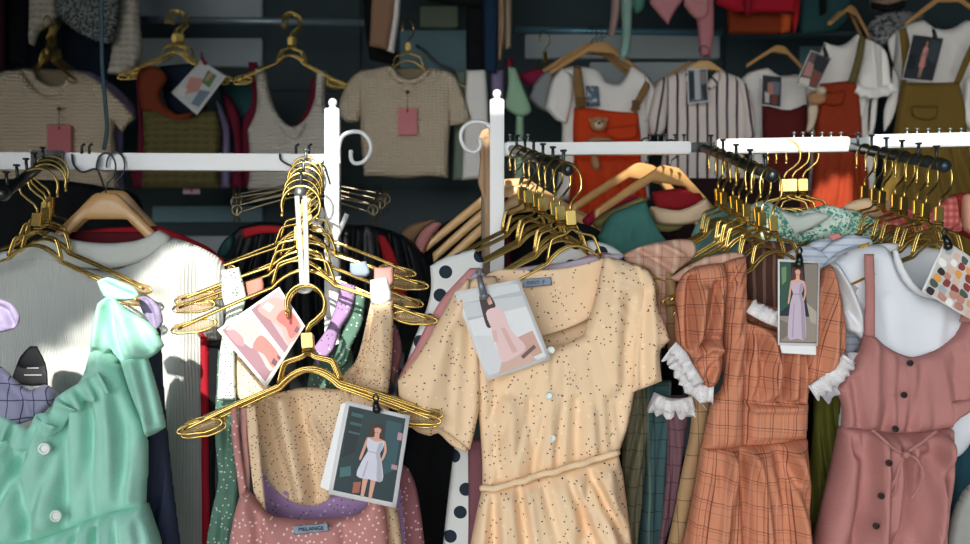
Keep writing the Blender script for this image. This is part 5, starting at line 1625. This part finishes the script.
BRN = fabric('camel_trouser', '9E7C64', var=.05)
hung('trousers', 'camel trousers with white edge hanging beside the oatmeal tee', 'trousers', [('leg', BRN, [(372, -60, 1), (396, -60, 1), (394, 10), (388, 50, 1), (369, 46, 1), (371, 10)], 0), ('leg', WHT, [(394, -60, 1), (402, -60, 1), (400, 10), (394, 53, 1), (387, 51, 1), (393, 10)], .01)], 2.85)
hung('trousers', 'black trousers hanging behind the camel trousers', 'trousers', [('leg', BLK, [(362, -60, 1), (374, -60, 1), (380, 48), (398, 52), (396, 66, 1), (370, 60, 1), (364, 20)], 0)], 2.98)
hung('jeans', 'dark blue jeans hanging behind the slim post top', 'trousers', [('leg', fabric('denim_blue', '1C3654', var=.1), [(483, -60, 1), (499, -60, 1), (499, 30), (496, 74, 1), (484, 72, 1), (483, 20)], 0)], 2.92)
hung('trousers', 'beige trousers with dark hem hanging beside the blue jeans', 'trousers', [('leg', fabric('fawn_cloth', 'A98A72', var=.05), [(497, -60, 1), (504, -60, 1), (505, 30), (501, 60, 1), (498, 60, 1), (498, 10)], 0), ('leg', fabric('stone_cloth', 'A39680', var=.05), [(503, -60, 1), (512, -60, 1), (512, 20), (511, 48, 1), (505, 50, 1), (504, 10)], .02)], 2.88)
hung('jacket', 'black jacket hanging above the blue jeans', 'jacket', [('hem', BLK, [(416, -60, 1), (500, -60, 1), (500, 2), (460, 6), (424, 0, 1)], 0)], 2.98)
hung('jacket', 'long black coat strip hanging left of the jeans'.replace('left of', 'alongside'), 'jacket', [('panel', BLK, [(468, -60, 1), (486, -60, 1), (486, 100, 1), (472, 160, 1), (466, 60)], 0)], 3.02)
hung('cardigan', 'white cardigan sleeve hanging beside the scrolled hook', 'cardigan', [('sleeve', WHT, [(466, 70, 1), (486, 70, 1), (488, 100), (490, 178, 1), (462, 180, 1), (464, 120)], 0)], 2.92)
hung('cardigan', 'sage cardigan strip hanging between oatmeal tee and white sleeve', 'cardigan', [('panel', fabric('sage_grey', '7E8E80', var=.06), [(456, 70, 1), (467, 72, 1), (468, 130), (464, 180, 1), (452, 180, 1), (454, 120)], 0)], 2.98)
hung('cardigan', 'mauve cardigan cuff behind the slim post finial', 'cardigan', [('cuff', LAVK, [(490, 70, 1), (504, 70, 1), (504, 100, 1), (492, 104, 1)], 0)], 2.96)
MINK = fabric('pale_mint_knit', '9CC4A6', var=.06)
hung('cardigan', 'pale mint cardigan sleeve flaring beside the slim post', 'cardigan', [('sleeve', MINK, [(508, 66, 1), (516, 68, 1), (522, 84), (530, 104), (531, 112), (522, 117), (510, 112), (505, 106), (508, 86)], 0), ('tail', MINK, [(516, 114, 1), (524, 116, 1), (524, 190, 1), (514, 190, 1)], .02)], 2.9)
hung('top', 'crimson top peeking beyond the mint sleeve', 'top', [('shoulder', fabric('crimson_knit', '8A2344', var=.1), [(506, 60), (513, 58), (514, 74), (540, 68), (546, 80), (532, 86), (520, 80), (508, 72)], 0)], 3.0)
hung('cardigan', 'pastel striped sleeves hanging over the bear pinafore', 'cardigan', [('sleeve', fabric('beige_rose', 'A68F8A', var=.06), [(612, -60, 1), (622, -60, 1), (620, 10), (615, 36, 1), (608, 36, 1), (611, 10)], 0), ('sleeve', fabric('pale_seafoam', '8FB4AC', var=.06), [(622, -60, 1), (634, -60, 1), (632, 20), (630, 50), (625, 61, 1), (619, 59, 1), (622, 30), (621, 10)], -.02)], 2.88)
hung('cardigan', 'mint cardigan hem beside the pink blouse', 'cardigan', [('hem', fabric('mint_green', '5E9C8C', var=.06), [(630, -60, 1), (648, -60, 1), (644, 8), (636, 14), (630, 6, 1)], 0)], 2.94)
PNKB = fabric('rose_pink_blouse', 'C98A92', var=.05)
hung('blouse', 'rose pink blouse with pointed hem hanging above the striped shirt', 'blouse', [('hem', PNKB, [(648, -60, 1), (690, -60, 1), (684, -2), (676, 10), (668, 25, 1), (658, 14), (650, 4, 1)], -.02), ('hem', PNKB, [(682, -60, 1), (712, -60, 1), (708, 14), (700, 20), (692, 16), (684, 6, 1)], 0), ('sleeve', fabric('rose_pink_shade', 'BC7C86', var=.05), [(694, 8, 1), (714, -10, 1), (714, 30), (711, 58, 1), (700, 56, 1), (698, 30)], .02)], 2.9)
REDJ = fabric('red_jacket_cloth', 'A8142C', 'stripe', var=.06, lines=[('2A0A14', .05, .22, .02)], ax=1, warp=.006)
hung('jacket', 'red jacket with dark bands hanging at the upper picture edge', 'jacket', [('hem', REDJ, [(712, -60, 1), (800, -60, 1), (797, 0), (794, 14, 1), (760, 12), (740, 14), (716, 4, 1)], -.03), ('placket', fabric('red_placket', '8E1228', var=.06), [(742, -60, 1), (752, -60, 1), (752, 14, 1), (744, 16, 1)], -.06)], 2.9)
hung('skirt', 'burnt orange skirt below the red jacket', 'skirt', [('panel', fabric('burnt_orange', '7E3216', var=.08), [(726, 10, 1), (784, 10, 1), (786, 34, 1), (728, 34, 1)], 0), ('panel', fabric('hot_orange', 'C4562A', var=.06), [(780, 0, 1), (793, 2, 1), (790, 32, 1), (780, 34, 1)], -.02), ('panel', REDC, [(792, -60, 1), (804, -60, 1), (799, 20), (794, 34, 1), (790, 20)], .01)], 2.95)
hung('jacket', 'dark teal jacket hanging in shade beyond the red jacket', 'jacket', [('panel', fabric('shade_teal', '24484C', var=.1), [(804, -60, 1), (850, -60, 1), (850, 10), (838, 30), (802, 35, 1), (800, 28)], 0), ('strap', BLK, [(818, -60, 1), (826, -60, 1), (826, 12), (820, 16, 1)], -.03)], 2.98)

# bear pinafore
BEARC = fabric('bear_plush', 'B88A62', var=.08, bump=.5)
BEARL = fabric('bear_muzzle', 'DCC9B0', var=.05)
BDRK = solid('bear_black', '14100E', .4)


def bear(parent, x, y, Y, r, body=True):
    """small sewn-on plush bear: head with ears, muzzle, eyes and nose, and dangling limbs"""
    k = r / F * Y
    bm = bmesh.new()
    c = P(x, y, Y)
    ball(bm, c, k, (1.1, .5, .95), 16)
    for s in (-1, 1):
        ball(bm, c + Vector((s * k * .95, .002, k * .6)), k * .38, (1, .5, 1), 10)
    o = from_bm('bear_head', bm, BEARC, parent)
    bm = bmesh.new()
    ball(bm, c + Vector((0, -k * .45, -k * .15)), k * .55, (1.1, .5, .9), 12)
    from_bm('muzzle', bm, BEARL, o)
    bm = bmesh.new()
    ball(bm, c + Vector((0, -k * .75, -k * .0)), k * .2, (1.2, .6, .9), 8)
    for s in (-1, 1):
        ball(bm, c + Vector((s * k * .42, -k * .5, k * .25)), k * .13, seg=8)
    from_bm('face', bm, BDRK, o)
    return o


g = gown('pinafore', 'orange corduroy pinafore with sewn-on bear and tan straps', 'pinafore', 605, 220, YR)
cloth('bib', RUSTO, g, [(574, 107, 1), (590, 108), (612, 111), (638, 113, 1), (641, 140), (641, 160, 1), (574, 160, 1), (573, 130)], YR - .01, th=.05, edge=6, noise=.004)
cloth('skirt', RUSTO, g, [(574, 158, 1), (641, 158, 1), (646, 190), (652, 250), (656, 300, 1), (556, 300, 1), (562, 240), (570, 190)], YR - .012, th=.07, edge=9, noise=.005, fans=[(607, 20, 10, .012, 165, 190)])
cloth('pocket', RUSTO, g, [(605, 128, 1), (624, 126), (637, 124, 1), (637, 138), (620, 140), (608, 136)], YR - .045, th=.014, edge=4, noise=.002)
cloth('strap', TANS, g, [(573, 66, 1), (581, 67, 1), (584, 90), (585, 108, 1), (576, 110, 1), (574, 90)], YR - .04, th=.012, edge=3, noise=.001)
cloth('strap', TANS, g, [(646, 80, 1), (650, 86), (643, 100), (636, 114, 1), (630, 110, 1), (638, 94)], YR - .04, th=.012, edge=3, noise=.001)
for x0, y0, x1, y1 in ((576, 97, 586, 107), (632, 100, 640, 110)):
    bm = bmesh.new()
    a, b = P(x0, y0, YR - .052), P(x1, y1, YR - .052)
    box(bm, (a + b) / 2, (b.x - a.x, .006, a.z - b.z), bev=.002)
    from_bm('buckle', bm, fabric('buckle_tan', '6E5234', var=.05), g, smooth=False)
b = bear(g, 598.5, 124, YR - .06, 7.5)
cloth('bear_arm', BEARC, g, [(586, 140), (592, 137), (602, 137), (611, 138), (612, 142), (602, 141), (590, 144)], YR - .045, th=.02, edge=3, noise=.001)
cloth('bear_leg', BEARC, g, [(591, 156), (597, 156), (600, 162), (600, 169), (594, 170), (591, 164)], YR - .055, th=.02, edge=3, noise=.001)
g = gown('tee', 'white tee with blue print under the orange bear pinafore', 'tee', 605, 220, 2.94)
cloth('body', WHT, g, [(560, 70, 1), (572, 66), (598, 70), (606, 82), (618, 84), (626, 76), (630, 66, 1), (640, 70), (650, 80), (656, 92), (652, 110), (648, 160), (650, 200, 1), (556, 200, 1), (562, 130), (558, 100)], 2.94, th=.06, edge=9, noise=.005)
cloth('sleeve', WHT, g, [(562, 68, 1), (553, 78), (548, 95), (545, 108, 1), (556, 120), (567, 124, 1), (572, 100), (572, 76)], 2.9, th=.04, edge=6, noise=.004)
cloth('sleeve', WHT, g, [(644, 74, 1), (654, 86), (660, 98), (663, 108, 1), (656, 116), (644, 122, 1), (645, 100)], 2.91, th=.04, edge=6, noise=.004)
cloth('print', fabric('blue_print', '5A7488', 'blot', var=.1, layers=[('C9CED2', 60, .55)]), g, [(586, 86, 1), (598, 86, 1), (600, 106, 1), (587, 106, 1)], 2.885, th=.004, edge=2, noise=.0)
g = gown('tee', 'grey tee doubled behind the white tee of the bear pinafore', 'tee', 545, 220, 3.0)
cloth('sleeve', fabric('grey_jersey', '8E9498', var=.05), g, [(556, 68, 1), (545, 72), (534, 84), (529, 98, 1), (538, 108), (548, 113, 1), (552, 96)], 2.97, th=.04, edge=6, noise=.004)
wood_hanger(602, 26, 2.96, 'wooden hanger holding the white tee and bear pinafore', 'wooden hangers of the bear pinafore', 10, 2, .82)
wood_hanger(597, 27, 3.02, 'wooden hanger second behind the bear pinafore', 'wooden hangers of the bear pinafore', 14, 1, .84)
wood_hanger(592, 28, 3.08, 'wooden hanger third behind the bear pinafore', 'wooden hangers of the bear pinafore', 12, 3, .84)
hanger(545, 30, 3.08, 'gold wire hanger alone against the dark gap by the mint sleeve', None, 50, 0, 0, .9, pads=False)

# striped shirt
g = gown('shirt', 'cream shirt with dark stripes and a clipped card at its collar', 'shirt', 703, 240, 2.88)
cloth('body', STRP, g, [(664, 78), (680, 72), (688, 68, 1), (698, 84), (704, 88), (712, 80), (718, 70, 1), (730, 74), (744, 82), (748, 110), (744, 150), (748, 200), (752, 240, 1), (656, 240, 1), (660, 180), (664, 130), (662, 100)], 2.88, th=.06, edge=10, noise=.006, nf=4)
cloth('sleeve', STRP, g, [(668, 75, 1), (658, 82), (652, 100), (648, 120), (650, 134, 1), (660, 136), (666, 128, 1), (668, 100)], 2.86, th=.05, edge=7, noise=.004, rot=.15)
cloth('sleeve', STRP, g, [(736, 76, 1), (746, 84), (752, 104), (756, 124), (754, 138, 1), (744, 140, 1), (742, 110)], 2.86, th=.05, edge=7, noise=.004, rot=-.15)
cloth('collar', STRP, g, [(686, 69, 1), (694, 74), (702, 86, 1), (694, 90), (686, 80)], 2.845, th=.014, edge=3, noise=.001, rot=.8)
cloth('collar', STRP, g, [(719, 70, 1), (712, 76), (704, 88, 1), (712, 90), (720, 80)], 2.845, th=.014, edge=3, noise=.001, rot=-.8)
photo_card('small photo card clipped to the striped shirt collar', [(687, 69), (707, 68), (709, 102), (688, 104)], 2.81, [('5A6A78', rect(.05, .04, .95, .96)), ('B9BCC0', rect(.35, .04, .62, .9)), ('22303C', [(.05, .1), (.35, .1), (.32, .85), (.08, .9)]), ('8A7A76', [(.62, .1), (.9, .1), (.9, .45), (.66, .45)]), ('2A3440', [(.68, .5), (.95, .45), (.95, .92), (.75, .92)])])
wood_hanger(704, 46, 2.9, 'pale wooden hanger holding the striped shirt', None, 4, 0, .72, True)
bm = bmesh.new()
tube(bm, curve3([P(640, 92, 3.08), P(655, 84, 3.08), P(672, 74, 3.08), P(690, 62, 3.08)], 5), .006, 8)
tag(from_bm('hanger_end', bm, WOOD), 'wooden hanger arm peeking out beyond the striped shirt shoulder', 'hanger')

# white blouse with maroon bodice
g = gown('blouse', 'white blouse with maroon bodice beside the striped shirt', 'blouse', 775, 220, 2.96)
cloth('body', WHT, g, [(742, 78), (756, 70), (768, 68, 1), (780, 76), (796, 74, 1), (806, 84), (806, 130), (806, 220, 1), (746, 220, 1), (752, 150), (748, 110)], 2.96, th=.05, edge=8, noise=.005)
cloth('bodice', fabric('maroon_bodice', '5C1C1C', var=.08), g, [(762, 104, 1), (776, 108), (790, 110), (806, 104, 1), (808, 140), (806, 220, 1), (766, 220, 1), (763, 140)], 2.91, th=.04, edge=6, noise=.004)
photo_card('dark photo card on the white blouse with maroon bodice', [(762, 74), (782, 76), (781, 108), (761, 105)], 2.87, [('2A3038', rect(.03, .03, .97, .97)), ('B07A72', [(.3, .25), (.6, .22), (.6, .6), (.3, .65)]), ('6A7482', [(.55, .2), (.9, .2), (.9, .6), (.6, .6)]), ('C9C4C0', [(.15, .55), (.4, .6), (.4, .9), (.2, .9)]), ('7A3A38', [(.5, .62), (.8, .6), (.8, .92), (.5, .92)])])
wood_hanger(781, 34, 3.0, 'wooden hanger holding the white blouse with maroon bodice', None, 20, 4, .6)

# rust pinafore
g = gown('pinafore', 'rust corduroy pinafore with puppet pocket beside the white frilled sleeve', 'pinafore', 835, 220, 2.88)
cloth('bib', RUSTB, g, [(818, 84, 1), (836, 82), (855, 80, 1), (860, 110), (862, 140, 1), (815, 140, 1), (816, 110)], 2.87, th=.05, edge=6, noise=.004)
cloth('skirt', RUSTB, g, [(815, 138, 1), (862, 138, 1), (868, 180), (872, 240), (876, 300, 1), (800, 300, 1), (806, 230), (812, 180)], 2.868, th=.07, edge=9, noise=.005, fans=[(838, 10, 11, .012, 145, 170)])
cloth('pocket', RUSTB, g, [(822, 92, 1), (836, 92), (846, 90, 1), (843, 104), (830, 106), (822, 102)], 2.835, th=.014, edge=4, noise=.002)
cloth('strap', fabric('olive_strap', '6A5E3A', var=.06), g, [(860, 34, 1), (866, 38, 1), (862, 60), (856, 84, 1), (848, 82, 1), (855, 58)], 2.84, th=.012, edge=3, noise=.001)
cloth('plush_body', BEARC, g, [(808, 94, 1), (818, 90), (826, 94), (825, 102), (816, 105), (808, 102)], 2.82, th=.03, edge=5, noise=.002)
cloth('plush_head', BEARL, g, [(816, 88), (822, 86), (827, 90), (824, 95), (818, 94)], 2.8, th=.024, edge=4, noise=.001)
cloth('plush_leg', BEARL, g, [(808, 106), (818, 105), (817, 118), (812, 130), (806, 132), (808, 118)], 2.83, th=.024, edge=4, noise=.001)
g = gown('blouse', 'white blouse with frilled sleeve under the rust pinafore', 'blouse', 845, 220, 2.93)
cloth('body', WHT, g, [(824, 42, 1), (838, 46), (848, 42), (856, 34, 1), (868, 40), (872, 70), (868, 130), (880, 135, 1), (870, 220, 1), (806, 220, 1), (812, 120), (806, 84), (818, 58)], 2.93, th=.05, edge=8, noise=.005)
cloth('sleeve', WHT, g, [(862, 38, 1), (874, 42), (884, 50), (888, 62), (890, 78), (891, 92, 1), (876, 94), (859, 92, 1), (857, 80), (862, 60)], 2.87, th=.05, edge=7, noise=.004, folds=[([(868, 44), (872, 90)], 3, .009), ([(880, 52), (882, 90)], 3, -.009)])
frill('cuff_frill', WHT, g, [(858, 84), (870, 88), (884, 86), (892, 82)], 10, 2.84, waves=5, amp=.012, up=False)
cloth('tie_ribbon', WHT, g, [(859, 92, 1), (868, 92, 1), (864, 115), (858, 132, 1), (855, 130, 1)], 2.88, th=.014, edge=3, noise=.003)
cloth('tie_ribbon', WHT, g, [(872, 94, 1), (878, 94, 1), (876, 120), (873, 136, 1), (869, 134, 1)], 2.89, th=.014, edge=3, noise=.003)
photo_card('tilted photo card on the white blouse of the rust pinafore', [(811, 50), (832, 58), (817, 90), (795, 84)], 2.8, [('6A5A58', rect(.04, .03, .96, .97)), ('2C3038', [(.3, .05), (.95, .1), (.9, .5), (.4, .45)]), ('B98A84', [(.1, .3), (.4, .35), (.5, .7), (.15, .7)]), ('D9D4D0', [(.08, .78), (.5, .75), (.6, .95), (.1, .95)]), ('8A4A40', [(.55, .55), (.9, .55), (.85, .9), (.6, .9)])], clip=((824, 48), (826, 56)))
wood_hanger(853, -6, 2.95, 'wooden hanger holding the white blouse under the rust pinafore', 'wooden hangers of the rust pinafore', 40, 4, .62)
wood_hanger(848, -5, 3.0, 'wooden hanger second behind the rust pinafore', 'wooden hangers of the rust pinafore', 44, 4, .62)

# olive pinafore
g = gown('pinafore', 'olive corduroy pinafore over white top at the picture edge', 'pinafore', 930, 220, 2.88)
cloth('bib', OLIV, g, [(902, 83, 1), (930, 83), (958, 82, 1), (964, 110), (966, 140, 1), (893, 140, 1), (898, 110)], 2.87, th=.05, edge=6, noise=.004)
cloth('skirt', OLIV, g, [(893, 138, 1), (966, 138, 1), (972, 180), (980, 300, 1), (868, 300, 1), (876, 220), (884, 180)], 2.868, th=.08, edge=9, noise=.005, fans=[(930, 20, 9, .014, 142, 170)])
cloth('pocket', OLIV, g, [(912, 106, 1), (938, 106, 1), (936, 118), (924, 120), (913, 116)], 2.835, th=.012, edge=4, noise=.002)
cloth('strap', OLIV, g, [(899, 30, 1), (906, 27, 1), (910, 46), (909, 70), (906, 84, 1), (901, 84, 1), (902, 60)], 2.84, th=.012, edge=3, noise=.001)
cloth('strap', OLIV, g, [(972, 40, 1), (978, 44, 1), (968, 66), (960, 84, 1), (954, 82, 1), (962, 62)], 2.84, th=.012, edge=3, noise=.001)
g = gown('top', 'white long-sleeved top under the olive pinafore', 'top', 930, 220, 2.94)
cloth('body', WHT, g, [(894, 34), (908, 24), (922, 20, 1), (934, 28), (950, 29), (966, 20, 1), (984, 26), (1000, 40), (1000, 220, 1), (900, 220, 1), (904, 140), (898, 100), (894, 60)], 2.94, th=.06, edge=9, noise=.005)
cloth('sleeve', WHT, g, [(897, 30, 1), (888, 40), (892, 60), (900, 84, 1), (896, 110), (890, 124, 1), (884, 132, 1), (884, 110), (890, 90)], 2.9, th=.03, edge=5, noise=.003)
cloth('sleeve', WHT, g, [(966, 80, 1), (980, 70, 1), (980, 140, 1), (962, 120, 1)], 2.87, th=.03, edge=5, noise=.003)
photo_card('photo card of a woman in pink dress clipped to the olive pinafore', [(913, 34), (944, 38), (933, 82), (902, 79)], 2.8, [('2C343C', rect(.02, .02, .98, .98)), ('3E4A52', [(.6, .05), (.95, .1), (.9, .6), (.65, .5)]), ('20262C', [(.05, .45), (.3, .45), (.3, .75), (.05, .75)])] + lady(.52, .1, .84, '6A3A2A', 'D0A090', 'D68E88', 1.1, .7), clip=((933, 30), (935, 37)))
wood_hanger(948, -22, 2.96, 'wooden hanger holding the olive pinafore and white top', None, 6, -2, .74)
g = gown('scarf', 'grey mottled scarf folded below the beige hat', 'scarf', 885, 45, 3.0)
cloth('fold', fabric('grey_mottle', '7C7E82', 'blot', var=.1, layers=[('3A3C42', 45, .52), ('B4B4B8', 60, .62)]), g, [(868, 26), (878, 14), (892, 10), (910, 12), (924, 16), (916, 24), (904, 30), (896, 40), (884, 46), (872, 40)], 3.0, th=.06, edge=8, noise=.006)
g = gown('hat', 'beige hat with dark band at the upper picture edge', 'hat', 888, 10, 3.02)
cloth('crown', fabric('straw_beige', 'A8927A', 'knit', px=.01, py=.01, var=.05), g, [(874, 8), (872, -20), (880, -34), (896, -34), (904, -20), (902, 6), (888, 10)], 3.0, th=.14, edge=14, noise=.002)
cloth('band', BLK, g, [(872, 2), (888, 5), (904, 0), (905, 7), (888, 12), (872, 9)], 2.94, th=.03, edge=4, noise=.0)

# hems and tags that show under the bar
for lab, mat, poly, Y in (
        ('maroon knit hem below the bar under the olive camisole', MARO, [(130, 172, 1), (208, 172, 1), (208, 184, 1), (186, 185), (150, 180), (132, 182, 1)], 2.98),
        ('lavender hem below the bar near the pale tank', LAVK, [(204, 172, 1), (238, 172, 1), (238, 178, 1), (206, 180, 1)], 3.02)):
    g = gown('top', lab, 'top', poly[0][0], 186, Y)
    cloth('hem', mat, g, poly, Y, th=.03, edge=4, noise=.002)
swing_tag('wide pink tag below the bar under the olive camisole', 170, 174, 188, 185, 2.9)
swing_tag('pale mauve tag hanging lowest under the olive camisole', 183, 188, 200, 194, 2.93, solid('mauve_tag', 'B99AA8', .5))

# dark clothes at the sides, and black sheets added where only shade falls
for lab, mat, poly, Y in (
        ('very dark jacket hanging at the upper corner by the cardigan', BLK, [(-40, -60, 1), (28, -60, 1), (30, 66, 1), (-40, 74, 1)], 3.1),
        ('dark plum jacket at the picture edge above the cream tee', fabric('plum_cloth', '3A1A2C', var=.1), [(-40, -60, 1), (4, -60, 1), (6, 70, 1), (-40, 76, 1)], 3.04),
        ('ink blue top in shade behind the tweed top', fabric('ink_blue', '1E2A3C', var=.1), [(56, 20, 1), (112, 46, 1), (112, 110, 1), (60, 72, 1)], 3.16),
        ('black sheet filling the shade below the bar beside wooden hangers', BLK, [(-30, 178, 1), (60, 180, 1), (100, 186), (140, 200), (152, 300, 1), (-30, 300, 1)], 2.25),
        ('black sheet filling the shaded gap between camisoles and yellow dress', BLK, [(398, 300, 1), (460, 300, 1), (480, 640, 1), (398, 640, 1)], 1.8),
        ('black sheet filling the shaded gap between yellow and plaid skirts', BLK, [(600, 300, 1), (680, 300, 1), (690, 640, 1), (600, 640, 1)], 1.75),
        ('black sheet filling the shade beside the pink pinafore skirt', BLK, [(780, 340, 1), (880, 360, 1), (880, 640, 1), (780, 640, 1)], 1.75),
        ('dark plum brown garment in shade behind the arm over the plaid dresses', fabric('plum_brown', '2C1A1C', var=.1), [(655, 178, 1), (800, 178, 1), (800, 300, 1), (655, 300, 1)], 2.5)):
    g = gown('garment', lab, 'garment', poly[0][0], 640, Y)  # black shade sheets share this name with the dark clothes
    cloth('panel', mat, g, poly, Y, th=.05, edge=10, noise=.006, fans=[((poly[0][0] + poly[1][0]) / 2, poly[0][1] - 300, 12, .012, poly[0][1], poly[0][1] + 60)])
# ------------------------------------------------------------------ gold wire hangers, one by one
def along(A, n, t0=.1, t1=.97):
    a, b = A
    return [b + (a - b) * (1 - (t0 + (t1 - t0) * (1 - i / max(1, n - 1)))) for i in range(n)]


def on_arm(A, n, where, group, yaws, rolls, dz=.012, dx=(), t0=.1, t1=.97, xs=1., **kw):
    for i, p in enumerate(along(A, n, t0, t1)):
        o = hanger(485, 272, 1, 'gold wire hanger %s, %s' % (where, ORD[i] + (' to the aisle' if i == 0 else ' in from the aisle')), group, yaws[i % len(yaws)], rolls[i % len(rolls)], **kw)
        o.location = p + Vector((dx[i % len(dx)] if dx else 0, 0, dz))
        o.scale = (xs, 1, 1)


on_arm(A1, 4, 'on black arm over mint dress', 'gold hangers on the mint dress arm', [-8, -12, -5, -10], [3, 1, 4, 2], dx=(.02, .024, .018, .012), hook_yaw=-140, t0=.08, t1=.5)
on_arm(A2, 6, 'on steel arm by thick post', 'gold hangers on the steel arm', [2, -4, 5, -2, 3, -5], [-2, 2, 1, -3, 2, 0], dz=.011)
on_arm(A3, 7, 'on black arm by slim post', 'gold hangers over the yellow dress', [8, 12, 16, 14, 20, 16, 22], [-5, -3, -7, -2, -5, -3, -4], dz=.011, hook_yaw=22, t0=.14, xs=.9)
on_arm(A4, 8, 'on arm over plaid dresses', 'gold hangers over the plaid dresses', [8, 12, 16, 14, 20, 16, 22, 18], [-4, -1, -6, -2, -3, -5, -1, -4], dz=.011, hook_yaw=22, t0=.2, xs=.84)
on_arm(A5, 8, 'on grey arm over white tees', 'gold hangers over the white tees', [6, 12, 8, 14, 12, 18, 14, 16], [2, 4, 0, 3, 1, 5, 2, 3], dz=.011, hook_yaw=15, t0=.2, xs=.86)
LOW = [(304, 284, 1.438, 4, -3, dict(sc=.95)), (306, 286, 1.448, -3, -2, dict(sc=.95)), (305, 287, 1.458, 6, -4, dict(sc=.95)), (307, 288, 1.468, -5, -1, dict(sc=.95))]
hangers(LOW, 'hung from pale strap', 'gold hangers of the lower cluster')
hangers([(784, 139, 1.83, -8, 0), (793, 139, 1.84, -12, 1), (802, 139, 1.85, -6, -1)], 'hooked over white bar by rust pinafore', 'gold hangers on the white bar')
# ------------------------------------------------------------------ camera and view
cam = bpy.data.objects.new('camera', bpy.data.cameras.new('camera'))
COL.objects.link(cam)
cam.location = (0, 0, CZ)
cam.rotation_euler = (math.pi / 2, 0, 0)
cam.data.sensor_width = 36
cam.data.lens = 36 * F / 970
cam.data.clip_start = .05
cam.data.dof.use_dof = True
cam.data.dof.focus_distance = 1.5
cam.data.dof.aperture_fstop = 4.2
SC.camera = cam
SC.view_settings.view_transform = 'Standard'
SC.view_settings.look = 'None'
SC.view_settings.gamma = 1
SC.view_settings.exposure = .08
SC.view_settings.use_curve_mapping = False
